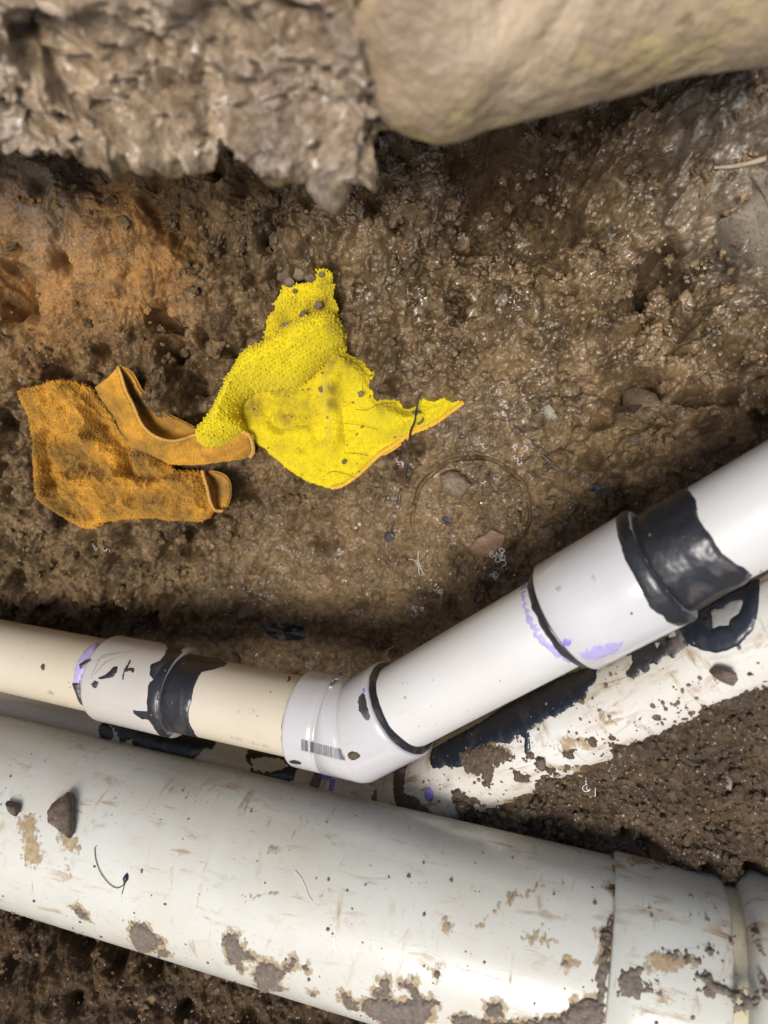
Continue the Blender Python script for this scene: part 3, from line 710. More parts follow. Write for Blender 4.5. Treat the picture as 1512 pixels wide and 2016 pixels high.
patch('cement_blotch', d1, zp(0, 1180, .3704, [(1305,830),(1330,790),(1400,790),(1512,830),(1560,850),(1580,900),(1560,960),(1512,975),(1440,960),(1360,940),(1325,930),(1340,890),(1308,865)]), CEM, lo, thick=.0005, edge=.0012,
      holes=[zp(0, 1180, .3704, [(1330,850),(1400,840),(1500,850),(1530,880),(1500,905),(1420,920),(1350,905)])])
patch('mud_smear', d1, zp(500, 1180, .3307, [(340,1100),(380,1020),(408,1020),(390,1080),(365,1130),(340,1130)]), MUDM, lo, thick=.0006, edge=.001, r=.0352)
patch('primer_stain', d1, zp(500, 1180, .3307, [(400,1020),(470,1040),(470,1060),(440,1075),(405,1070)]), PURPLE, lo, thick=.0003, edge=.0008, r=.0352)
patch('primer_stain', d1, zp(500, 1180, .3307, [(455,1070),(485,1070),(478,1110),(465,1150),(440,1140)]), PURPLE, lo, thick=.0003, edge=.0008, r=.0352)
patch('mud_smear', d1, zp(500, 1180, .3307, [(690,1195),(715,1140),(735,1130),(750,1160),(780,1185),(785,1225),(760,1235)]), MUDM, lo, thick=.0008, edge=.001, r=.0352)
patch('primer_stain', d2, zp(500, 1180, .3307, [(765,1045),(800,1020),(850,980),(862,985),(830,1025),(800,1045),(775,1052)]), PURPLE, lo, thick=.0003, edge=.0006, r=.0352)
patch('primer_stain', d2, zp(500, 1180, .3307, [(1016,1160),(1022,1130),(1045,1125),(1062,1150),(1062,1190),(1045,1208),(1024,1195)]), PURPLE, lo, thick=.0003, edge=.0002)
Z4 = lambda pts: zp(756, 1280, .5, pts)
patch('cement_coat', d2, Z4([(180,450),(190,390),(260,350),(380,285),(480,215),(600,150),(700,105),(830,60),(832,100),(822,130),(800,150),(790,185),(740,215),(700,240),(672,262),(650,250),(640,262),(600,290),(568,318),(566,350),(578,400),(560,412),(553,385),(552,340),(530,325),(495,360),(450,362),(428,358),(400,380),(350,385),(310,420),(300,455),(270,460),(240,450),(215,465)]),
      MBLUEBLK, lo, thick=.0006, edge=.0012, efreq=260, seed=31)
Z3 = lambda pts: zp(980, 860, .3519, pts)
patch('cement_coat', d2, Z3([(690,1215),(720,1185),(770,1160),(860,1110),(1000,1050),(1050,1090),(1060,1130),(1035,1180),(990,1225),(905,1240),(880,1262),(835,1255),(832,1300),(790,1320),(755,1345),(722,1322),(735,1280),(765,1255),(740,1215)]),
      CEM_THIN, lo, thick=.0006, edge=.0022, efreq=180, seed=33, holes=[Z3([(865,1150),(890,1140),(905,1160),(890,1180),(870,1170)]), Z3([(930,1110),(990,1080),(1000,1110),(960,1130)])])
patch('cement_coat', d2, Z3([(1000,1050),(1100,990),(1250,900),(1400,815),(1455,800),(1458,850),(1450,930),(1440,1010),(1420,1075),(1380,1120),(1340,1160),(1280,1190),(1220,1202),(1150,1190),(1080,1160),(1030,1120)]),
      MBLUEBLK, lo, thick=.0010, edge=.0003, efreq=200, seed=35, holes=[Z3([(1192,975),(1260,955),(1290,925),(1365,910),(1372,935),(1350,985),(1300,1020),(1290,1055),(1240,1058),(1205,1072),(1200,1020)]), Z3([(1150,1000),(1170,980),(1175,1000),(1160,1018)])])
patch('cement_film', d2, Z3([(1192,975),(1260,955),(1290,925),(1365,910),(1372,935),(1350,985),(1300,1020),(1290,1055),(1240,1058),(1205,1072),(1200,1020)]), plain('grey_film', (.33,.32,.31), .4), lo, thick=.0002)
for k, (pp, mt, tk) in enumerate([
  ([(300,400),(400,365),(470,380),(510,420),(470,440),(430,460),(425,500),(415,540),(395,535),(385,490),(330,480),(305,450)], MUDD, .0012),
  ([(410,360),(480,370),(520,410),(480,440),(440,420),(400,400)], MUDS, .0006),
  ([(265,560),(290,545),(330,580),(370,590),(375,610),(330,600),(285,590)], MUDD, .002),
  ([(500,460),(530,480),(570,500),(560,520),(520,510)], MUDD, .002),
  ([(700,340),(740,330),(780,340),(830,370),(820,400),(760,385),(720,410),(690,400)], MUDS, .0005),
  ([(598,430),(630,428),(634,465),(610,480),(598,455)], MUDD, .002),
  ([(560,400),(590,410),(588,430),(560,425)], MUDD, .0012),
  ([(710,390),(750,395),(745,430),(715,425)], MUDD, .0012),
  ([(800,350),(830,350),(840,385),(810,375)], MUDD, .0012),
  ([(850,240),(900,260),(910,290),(885,300),(860,280),(835,260)], MUDS, .0006),
  ([(640,440),(720,450),(840,455),(830,470),(700,470),(620,460)], MUDS, .0006),
  ([(470,590),(520,580),(560,585),(540,600),(480,605)], MUDS, .0006)]):
    patch('mud_splat', d2, Z4(pp), mt, lo, thick=tk, edge=.0022, efreq=300, seed=50+k, bump=.0014 if mt is MUDD else .0003, bfreq=400)

# ------------------------------------------------------------------ large pipe
bp = empty('sewer_pipe'); tag(bp, 'large white plastic sewer pipe spattered with mud across the bottom of the trench', 'pipe')
ws = cb.hit(1197, 1908, .07)[0]
lathe_obj('pipe_section', cb, [(0, .07), (ws+.01, .07)], PV_BIG, bp, 192)
we = cb.hit(1447, 1900, .0735)[0]
lathe_obj('coupling', cb, [(ws+.001, .0665), (ws+.001, .0722), (ws+.0022, .0735), (we-.004, .0735), (we-.0012, .073), (we, .0715), (we, .068)], PV_HUB, bp, 192)
lathe_obj('socket_rim', cb, [(we-.002, .0700), (we+.009, .0698), (we+.016, .068)], plain('cream_plastic', (.56, .50, .34), .35), bp, 192)
wf = cb.hit(1484, 1900, .082)[0]
lathe_obj('fitting_hub', cb, [(wf, .066)]+fillet(wf, wf+.012, .070, .082, 8)+[(wf+.25, .082)], PV_HUB, bp, 192)
pp = [(1228,1640),(1232,1700),(1222,1770),(1205,1850),(1188,1980),(1180,2080),(1150,2080),(1165,1990),(1178,1950),(1172,1910),(1190,1870),(1184,1840),(1205,1800),(1208,1780),(1214,1740),(1208,1700),(1200,1660)]
patch('mud_in_joint', cb, pp, MUDM, bp, thick=.0024, edge=.0018, efreq=180, bump=.001, bfreq=300, soft=.003, seed=70, lim=(0, ws))
Z5 = lambda pts: zp(0, 1500, .5, pts); Z6 = lambda pts: zp(756, 1600, .5, pts)
spl = [
 (Z5([(285,575),(310,560),(325,580),(350,605),(345,625),(320,610),(300,595)]), MUDM, .002),
 (Z5([(525,632),(550,630),(590,650),(610,680),(640,700),(645,715),(615,730),(580,748),(545,740),(520,700),(512,665)]), MUDM, .0024),
 (Z5([(620,735),(650,735),(668,750),(650,765),(625,758)]), MUDM, .002),
 (Z5([(880,685),(905,672),(935,682),(945,710),(960,740),(1005,765),(1005,780),(960,775),(940,790),(968,815),(955,830),(930,800),(905,790),(890,750),(880,720)]), MUDM, .0024),
 (Z5([(1030,785),(1060,785),(1110,810),(1145,790),(1150,765),(1168,780),(1165,805),(1130,825),(1110,850),(1090,875),(1120,890),(1110,900),(1060,890),(1040,905),(1010,870),(1000,825)]), MUDM, .0026),
 (Z5([(1190,802),(1212,800),(1215,820),(1195,824)]), MUDM, .002),
 (Z5([(1225,902),(1245,908),(1242,924),(1228,920)]), MUDM, .002),
 (Z5([(1340,905),(1365,905),(1385,930),(1410,950),(1410,975),(1370,970),(1345,940)]), MUDM, .0022),
 (Z5([(1425,940),(1460,930),(1500,930),(1512,925),(1560,960),(1560,1030),(1512,1015),(1460,1000),(1430,975)]), MUDM, .003),
 (Z5([(1470,900),(1500,890),(1500,860),(1530,850),(1540,930),(1470,925)]), MUDM, .002),
 (Z6([(-10,740),(40,740),(110,735),(100,700),(60,675),(55,665),(90,665),(130,690),(150,730),(200,735),(215,755),(180,775),(190,800),(150,830),(120,860),(0,860)]), MUDM, .003),
 (Z6([(270,800),(310,790),(360,810),(430,820),(520,822),(620,812),(680,800),(720,775),(750,740),(830,730),(870,760),(860,860),(270,860)]), MUDM, .0032),
 (Z6([(-15,665),(8,672),(10,692),(-8,700)]), MUDM, .002),
 (Z6([(400,750),(430,740),(465,748),(468,800),(440,815),(410,800)]), MUDM, .002),
 (Z6([(195,620),(212,615),(222,630),(208,650),(196,640)]), MUDM, .002),
 (Z6([(107,642),(125,645),(122,658),(108,656)]), MUDM, .002),
 (Z6([(240,438),(258,436),(256,450),(244,452)]), MUDM, .0018),
 (Z6([(850,470),(880,450),(905,430),(900,500),(890,560),(880,610),(850,580),(860,530)]), MUDD, .002),
 (Z6([(880,300),(905,285),(925,290),(915,320),(890,318)]), MUDD, .0012),
 (Z6([(700,600),(720,585),(745,595),(735,612)]), MUDM, .0008),
 (Z5([(60,215),(130,200),(150,225),(155,290),(165,330),(175,400),(150,420),(100,410),(80,370),(90,310),(65,270)]), MUDS, .0003),
 (Z5([(210,280),(290,275),(320,320),(332,350),(300,372),(270,360),(235,330)]), MUDS, .0003),
 (Z5([(255,375),(275,410),(288,440),(280,455),(262,430)]), MUDS, .0003),
 (Z5([(960,530),(1040,515),(1100,500),(1105,515),(1060,525),(965,545)]), MUDS, .0003),
 (Z5([(1050,340),(1070,325),(1110,330),(1140,350),(1110,350),(1085,360),(1060,358)]), MUDS, .0004),
 (Z6([(340,440),(370,430),(440,380),(465,350),(470,362),(400,430),(360,465)]), MUDS, .0004),
 (Z6([(540,490),(600,450),(635,432),(620,470),(690,510),(680,522),(600,520),(545,512)]), MUDS, .0003),
 (Z6([(530,330),(600,295),(620,290),(560,335)]), MUDS, .0002),
 (Z6([(495,335),(510,322),(512,330),(500,342)]), MUDD, .0005),
]
for k, (pl, mt, tk) in enumerate(spl):
    thin = mt is MUDS
    if not thin: patch('mud_film', cb, pl, MUDS, bp, thick=.00012, edge=.0030, efreq=200, seed=280+k, bump=.00005, soft=.001, grow=.0035)
    patch('mud_smear' if thin else 'mud_splat', cb, pl, mt, bp, thick=tk*.85 if not thin else .0002, edge=.0032 if thin else .0020, efreq=300, seed=80+k, bump=.0001 if thin else .0016, bfreq=260, soft=.0028)
for k, (pl, mt, tk) in enumerate([
 (zp(1100, 1600, .2725, [(415,1210),(450,1150),(550,1105),(600,1110),(580,1180),(600,1220),(720,1200),(730,1230),(600,1260),(720,1300),(600,1330),(520,1340),(430,1310)]), MUDM, .0008),
 (zp(1100, 1600, .2725, [(640,1020),(740,985),(860,1000),(890,1030),(960,1030),(1040,1070),(1040,1100),(980,1110),(880,1140),(760,1180),(640,1170),(600,1100)]), MUDS, .0004),
 (zp(1100, 1600, .2725, [(740,985),(780,1000),(870,1000),(885,1030),(960,1030),(1040,1060),(1040,1090),(960,1090),(870,1060),(790,1050)]), MUDM, .0012),
 (zp(1100, 1600, .2725, [(1060,1000),(1100,960),(1135,970),(1140,1010),(1100,1030),(1070,1025)]), MUDM, .002),
 (zp(1100, 1600, .2725, [(1000,1160),(1080,1160),(1120,1210),(1200,1240),(1260,1280),(1300,1300),(1270,1340),(1180,1310),(1100,1330),(1000,1290),(1060,1250),(1000,1200)]), MUDM, .0018),
 (zp(1100, 1600, .2725, [(490,300),(560,300),(640,340),(800,370),(800,385),(640,375),(500,400)]), MUDS, .0004),
 (zp(1100, 1600, .2725, [(680,390),(760,390),(750,440),(700,415)]), MUDS, .0004)]):
    patch('mud_smear' if mt is MUDS else 'mud_splat', cb, pl, mt, bp, thick=tk, r=.0735, edge=.0028, efreq=240, seed=130+k, bump=.0006 if mt is MUDM else .0001, bfreq=300)
for k, (pl) in enumerate([zp(1100, 1600, .2725, [(1310,1330),(1350,1315),(1420,1330),(1440,1290),(1420,1380),(1380,1440),(1310,1420),(1300,1380)]), zp(1100, 1600, .2725, [(1480,1180),(1512,1240),(1540,1320),(1512,1340),(1480,1290)]),
   zp(1100, 1600, .2725, [(1410,810),(1440,830),(1430,930),(1405,900)]), zp(1100, 1600, .2725, [(1450,960),(1475,950),(1470,990),(1450,985)])]):
    patch('mud_splat', cb, pl, MUDM, bp, thick=.0015, r=.0815, edge=.003, efreq=260, seed=150+k, bump=.0006, bfreq=300)
# ------------------------------------------------------------------ loose soil heaped between the lower and the large pipe
HB = [(862,1668),(905,1622),(900,1600),(880,1572),(895,1562),(930,1580),(960,1590),(1000,1575),(1040,1560),(1030,1535),(1060,1515),(1100,1508),(1140,1510),(1185,1500),(1178,1462),(1210,1450),(1230,1432),(1290,1412),(1325,1405),(1322,1395),(1350,1388),(1400,1380),(1450,1368),(1462,1340),(1475,1328),(1540,1310),(1700,1225),(2100,1045)]
hb3 = np.array([d2.hit(x, y, .034)[2] for x, y in HB])
low = [(900,1690,.60),(1000,1710,.575),(1210,1740,.545),(1300,1760,.525),(1470,1790,.505),(1600,1800,.48),(2150,1900,.43),(2150,1450,.41),(1400,1580,.508),(1250,1560,.535),(1100,1620,.565),(1512,1480,.485),(1700,1500,.46)]
lw = np.array([P(*c) for c in low]); hp = np.vstack([hb3[::2], lw]); HW = tps_fit(hp[:, :2], hp[:, 2], 5e-5)
hpoly = np.vstack([hb3[:, :2], lw[[6, 5, 4, 3, 2, 1, 0]][:, :2]+np.array([0, -.03])])
hx = np.arange(.02, .48, .0009); hy = np.arange(-.34, .03, .0009); HX, HY = np.meshgrid(hx, hy, indexing='ij')
sdv = sdpoly(HX, HY, hpoly)+.0035*fbm2(HX*120, HY*120, 4, 200)
base = tps(hp[:, :2], HW, HX, HY)
wx = HX+.004*fbm2(HX*60, HY*60, 3, 271); wy = HY+.004*fbm2(HX*60+9, HY*60+5, 3, 272)
f1, f2, idd = wor2(wx*110, wy*110, 231); f1b, _, idb = wor2(wx*260, wy*260, 233)
det = np.clip(1-f1/.6, 0, 1)**.6*(.1+.9*idd**2)*.006*sst(-.1, .3, fbm2(HX*40, HY*40, 2, 7))+np.clip(1-f1b/.6, 0, 1)**.6*idb*.0026+fbm2(wx*45, wy*45, 4, 235)*.014-np.abs(fbm2(wx*110, wy*110, 4, 237, .65))*.012+fbm2(wx*330, wy*330, 4, 236, .75)*.0034
for (px, py, r, dp) in [(1236,1650,14,.02),(1275,1660,20,.014),(1440,1670,16,.018),(1370,1680,14,.016),(1250,1390,20,.012),(1330,1440,40,.008),(1200,1560,18,.008),(1080,1590,16,.008)]:
    q = P(px, py, .53); det = det-dp*np.exp(-((wx-q[0])**2+(wy-q[1])**2)/(r/F*.53)**2)
HZ = base+.0105*sst(0, .022, sdv)+det*sst(-.004, .010, sdv)-.05*sst(.001, -.010, sdv)-.0015
keep = (sdv > -.012).ravel(); Fc = gridfaces(len(hx), len(hy)); Fc = Fc[keep[Fc].all(1)]; used = np.unique(Fc); mp = np.zeros(HX.size, int); mp[used] = np.arange(len(used))
hz = np.zeros(len(used))
tag(mk('loose_soil', np.stack([HX, HY, HZ], -1).reshape(-1, 3)[used], mp[Fc], MHEAP, attrs={'wet': hz+.25, 'clay': .5*sst(.2, .34, HX.ravel()[used]), 'grey': .08*sst(-.2, .3, fbm2(HX*30, HY*30, 3, 9)).ravel()[used]}),
    'dark crumbly soil heaped between the lower muddy pipe and the large pipe', 'soil', kind='stuff')
def heapz(x, y):
    i = int(np.clip((x-hx[0])/.0009, 0, len(hx)-1)); j = int(np.clip((y-hy[0])/.0009, 0, len(hy)-1)); return HZ[i, j] if sdv[i, j] > 0 else -1

# ------------------------------------------------------------------ near trench bank overhanging the top of the picture
LIP = [(-1500,330,.40),(-700,320,.38),(-200,315,.36),(0,300,.345),(60,312,.34),(150,300,.345),(230,292,.35),(330,305,.345),(450,300,.34),(540,312,.335),(610,322,.33),(655,350,.325),(695,362,.32),(735,345,.32),(765,290,.325),(800,220,.33),(900,150,.345),(1100,60,.37),(1512,20,.38),(2100,-100,.40),(3000,-200,.44)]
def lipc(dy, dD, x0=0): return [tuple(P(x, y+dy, D+dD)) for x, y, D in LIP]
lip = np.array(lipc(0, 0))
rows = [lip+np.array([0, .12, -.17]), lip+np.array([0, .055, -.06]), lip+np.array([0, .014, -.012]), lip, lip+np.array([0, .006, .012]), lip+np.array([0, .022, .034]), lip+np.array([0, .044, .060]), lip+np.array([0, .075, .085]), lip+np.array([0, .13, .10]), lip+np.array([0, .30, .10]), lip+np.array([0, .9, .04])]
rows = [[tuple(p) for p in r] for r in rows]
# columns dense where the camera looks
A = np.stack([catmull(c, 1400) for c in rows], 1)
tv = np.concatenate([np.linspace(0, .18, 60, endpoint=False), np.linspace(.18, .78, 420, endpoint=False), np.linspace(.78, 1, 60)])
def interp_rows(A, tv):
    k = A.shape[1]; full = np.stack([catmull(A[i], 900) for i in range(0, A.shape[0])], 0); idx = np.clip((tv*899).astype(int), 0, 899); return full[:, idx]
GB = interp_rows(A, tv)
N = gnormals(GB)
if N[700, 250, 1] > 0: N = -N
# sheared lumps running down to the right, as the digger left them
q = GB*1.0; s1_ = (q[..., 0]-q[..., 2]*1.1-q[..., 1]*.3)*.707; t1_ = (q[..., 0]+q[..., 2]*1.1+q[..., 1]*.3)*.707
qs = np.stack([t1_, s1_*.5, q[..., 1]], -1)
def lumps3(k, sd): return np.clip(1-np.abs(fbm3(qs*k, 2, sd))*3.2, 0, 1)**.8
dsp = -.016+fbm3(qs*26, 3, 300)*.034+lumps3(46, 310)*.011+lumps3(95, 315)*.008+fbm3(q*150, 3, 320, .6)*.006
for (px, py, D, r, dp) in [(85,90,.31,55,.022),(160,170,.32,45,.018),(215,240,.33,35,.010),(250,200,.33,30,.008),(400,90,.31,40,.008),(270,190,.33,26,.010),(620,120,.31,60,.010),(690,190,.32,55,.012),(660,40,.30,50,.014),(0,190,.33,30,.008),(480,230,.335,24,.007)]:
    c_ = P(px, py, D); dsp = dsp-dp*np.exp(-((GB-c_)**2).sum(-1)/(r/F*D)**2)
GB = GB+N*dsp[..., None]
Fb = gridfaces(GB.shape[0], GB.shape[1])
wetb = np.clip(1.0+.8*fbm3(q*30, 2, 330), 0, 1)
o = mk('trench_bank', GB.reshape(-1, 3), Fb, MBANK, attrs={'wet': wetb.ravel(), 'clay': np.clip(.3*fbm3(q*20, 2, 331), 0, 1).ravel(), 'grey': np.clip(.1+1.2*fbm3(q*18, 2, 332), 0, .8).ravel()})
tag(o, kind='structure')

# ------------------------------------------------------------------ stones
def rockobj(name, outline_px, D, th_up, th_dn, mat, label=None, cat='stone', group=None, rough=.12, seed=1, nr=26, n=160, kind_noise=1., hfun=None, smooth=True, flat=.5, lowflat=None):
    """stone with a traced outline, real thickness above and below its widest line"""
    if callable(D): q0 = np.array([D(x, y) for x, y in outline_px])
    else: q0 = np.array([P(x, y, D) for x, y in outline_px])
    cl = np.vstack([q0, q0[:1]]); seg = np.r_[0, np.cumsum(np.linalg.norm(np.diff(cl, axis=0), axis=1))]
    t = np.linspace(0, seg[-1], n, endpoint=False); ring_ = np.stack([np.interp(t, seg, cl[:, k]) for k in range(3)], -1)
    for _ in range(2): ring_ = (np.roll(ring_, 1, 0)+2*ring_+np.roll(ring_, -1, 0))/4
    c_ = ring_.mean(0); V = []
    ph = np.linspace(-np.pi/2+.02, np.pi/2-.02, nr)
    for a in ph:
        s = abs(math.cos(a))**(flat if a > 0 or lowflat is None else lowflat); V.append(c_+(ring_-c_)*s+np.array([0, 0, (th_up if a > 0 else th_dn)*math.sin(a)*1.0]))
    V = np.array(V); size = np.linalg.norm(ring_-c_, axis=1).mean()
    nn = fbm3((V+seed)*(1.6/size), 4, seed)[..., None]; out = V-c_; out = out/(np.linalg.norm(out, axis=-1, keepdims=True)+1e-9)
    fc = fbm3((V+seed)*(6/size), 3, seed+5)[..., None]
    V = V+out*(nn*rough*size*kind_noise+fc*rough*.3*size)*np.array([.5, .5, 1])
    Fc = gridfaces(nr, n, True)
    caps = np.concatenate([np.stack([np.full(n, nr*n), (np.arange(n)+1) % n, np.arange(n)], -1), np.stack([np.full(n, nr*n+1), (nr-1)*n+np.arange(n), (nr-1)*n+(np.arange(n)+1) % n], -1)])
    Vf = np.vstack([V.reshape(-1, 3), V[0].mean(0)[None], V[-1].mean(0)[None]])
    area = sum(ring_[i-1, 0]*ring_[i, 1]-ring_[i, 0]*ring_[i-1, 1] for i in range(n))
    if area < 0: Fc = Fc[:, ::-1]; caps = caps[:, ::-1]
    o = mk(name, Vf, [Fc, caps], mat, smooth=smooth, attrs={'pc': Vf})
    if label: tag(o, label, cat, group)
    return o
s = NB('smooth_beige_clay'); p = pos(s)
col = s.mix(s.ramp(s.noise(p, 16, 5, .6), .35, .65), (.22, .15, .085), (.43, .32, .205))
col = s.mix(s.ramp(s.noise(p, 30, 4, .6), .55, .75), col, (.5, .38, .16))
col = s.mix(s.ramp(s.noise(p, 75, 5, .65), .60, .74), col, (.17, .115, .07))
MBOUL = s.done(col, .42, s.bump(s.noise(p, 90, 5, .6), .8, .006), Specular_IOR_Level=.5, Coat_Weight=.3, Coat_Roughness=.15)
BO = [(686,-200),(680,20),(698,100),(732,175),(745,232),(785,262),(860,282),(905,275),(960,248),(1010,236),(1110,216),(1200,193),(1290,160),(1400,138),(1530,122),(1700,60),(1750,-300),(1200,-420)]
def boulder_pt(x, y):
    D = .30+ .03*np.clip((x-700)/800, 0, 1)-.05*np.clip((250-y)/500, 0, 1); return P(x, y, D)
rockobj('boulder', BO, boulder_pt, .028, .03, MBOUL, 'smooth beige clay covered boulder jutting over the top right of the trench', 'boulder', lowflat=1.6, rough=.06, seed=3, nr=90, n=420, flat=.42)
def gpt(h=0): return lambda x, y: onground(x, y, h)
rockobj('grey_rock', [(1462,345),(1500,325),(1560,320),(1600,480),(1560,620),(1500,560),(1465,505),(1432,470),(1412,435),(1450,415),(1478,378)], lambda x, y: XY(x, y, .006), .010, .03, MGREY, 'grey rock slab embedded in the mud at the right edge', 'rock', rough=.04, seed=12, n=240, nr=50, flat=.3)
rockobj('brown_stone', [(545,455),(566,447),(600,462),(604,480),(622,492),(618,520),(602,548),(566,558),(545,552),(542,520),(538,490)], gpt(.001), .006, .01, MSTONE, 'flat brown stone above the tip of the yellow rag', 'stone', seed=14, rough=.1, flat=.3)
rockobj('grey_stone', [(530,468),(540,455),(548,462),(546,480),(538,495),(531,488)], gpt(.002), .004, .006, MGREY, 'small grey stone left of the flat brown stone above the yellow rag', 'stone', seed=15)
rockobj('brown_stone', [(865,935),(884,926),(905,930),(918,940),(930,955),(918,968),(905,985),(885,975),(870,960)], gpt(.001), .008, .01, MSTONE, 'rough olive brown stone in the upper part of the ring shaped groove', 'stone', seed=16, rough=.2)
rockobj('reddish_stone', [(923,1080),(935,1062),(952,1052),(966,1040),(980,1046),(996,1053),(990,1075),(966,1098),(945,1096),(930,1092)], gpt(.0005), .004, .008, MRED, 'flat reddish stone at the lower edge of the ring shaped groove', 'stone', seed=17, rough=.12, flat=.3)
rockobj('pale_stone', [(1068,800),(1080,795),(1092,808),(1098,825),(1084,830),(1070,818)], gpt(.001), .005, .006, MPALE, 'pale angular stone lying right of the yellow rag corner', 'stone', seed=18, rough=.18)
rockobj('brown_stone', [(1060,1040),(1078,1034),(1095,1050),(1090,1068),(1066,1072),(1056,1060)], gpt(.001), .006, .006, MCLOD, 'dark brown stone above the big coupling beside a round black blob', 'stone', seed=19, rough=.2)
rockobj('brown_stone', [(1228,770),(1250,760),(1290,775),(1298,800),(1275,830),(1240,822),(1226,800)], gpt(.002), .009, .01, MSTONE, 'squarish mud coated stone uphill of the black cement coat', 'stone', seed=20, rough=.15)
rockobj('grey_stone', [(1412,1512),(1425,1508),(1438,1530),(1436,1560),(1424,1552),(1414,1530)], lambda x, y: P(x, y, .498), .006, .006, MGREY, 'grey stone sliver in the loose dark soil', 'stone', seed=21)
rockobj('brown_stone', [(1180,1480),(1205,1490),(1222,1520),(1205,1540),(1186,1525)], lambda x, y: P(x, y, .528), .007, .008, MSTONE, 'brown stone at the edge of the loose dark soil, beside the muddy pipe', 'stone', seed=22, rough=.15)
# clods that lie on the pipes
def onc(c, r, h): return lambda x, y: c.hit(x, y, r+h)[2]
rockobj('mud_clod', zp(0, 1500, .5, [(190,190),(205,165),(245,140),(262,122),(282,125),(290,150),(290,200),(288,260),(282,300),(262,280),(240,265),(215,245),(195,230)]), onc(cb, .07, .004), .007, .008, MCLOD, 'large upright lump of dark mud on the left of the large pipe', 'mud clod', seed=23, rough=.16, flat=.4)
rockobj('mud_clod', zp(0, 1500, .5, [(26,155),(45,162),(70,165),(76,185),(68,212),(48,200),(32,178)]), onc(cb, .07, .003), .005, .005, MCLOD, 'small dark mud lump at the left edge of the large pipe', 'mud clod', seed=24, rough=.2)
rockobj('mud_clod', zp(980, 860, .3519, [(1190,1320),(1220,1285),(1270,1290),(1320,1310),(1330,1350),(1300,1390),(1250,1370),(1210,1345)]), onc(d2, .034, .003), .008, .006, MCLOD, 'dark mud lump on the clean upper end of the lower pipe', 'mud clod', seed=25, rough=.22)
rockobj('mud_clod', zp(756, 1280, .5, [(598,430),(615,426),(634,432),(634,462),(615,476),(600,462)]), onc(d2, .034, .002), .004, .004, MCLOD, 'small squarish mud lump below the black drip on the lower pipe', 'mud clod', seed=26, rough=.16)

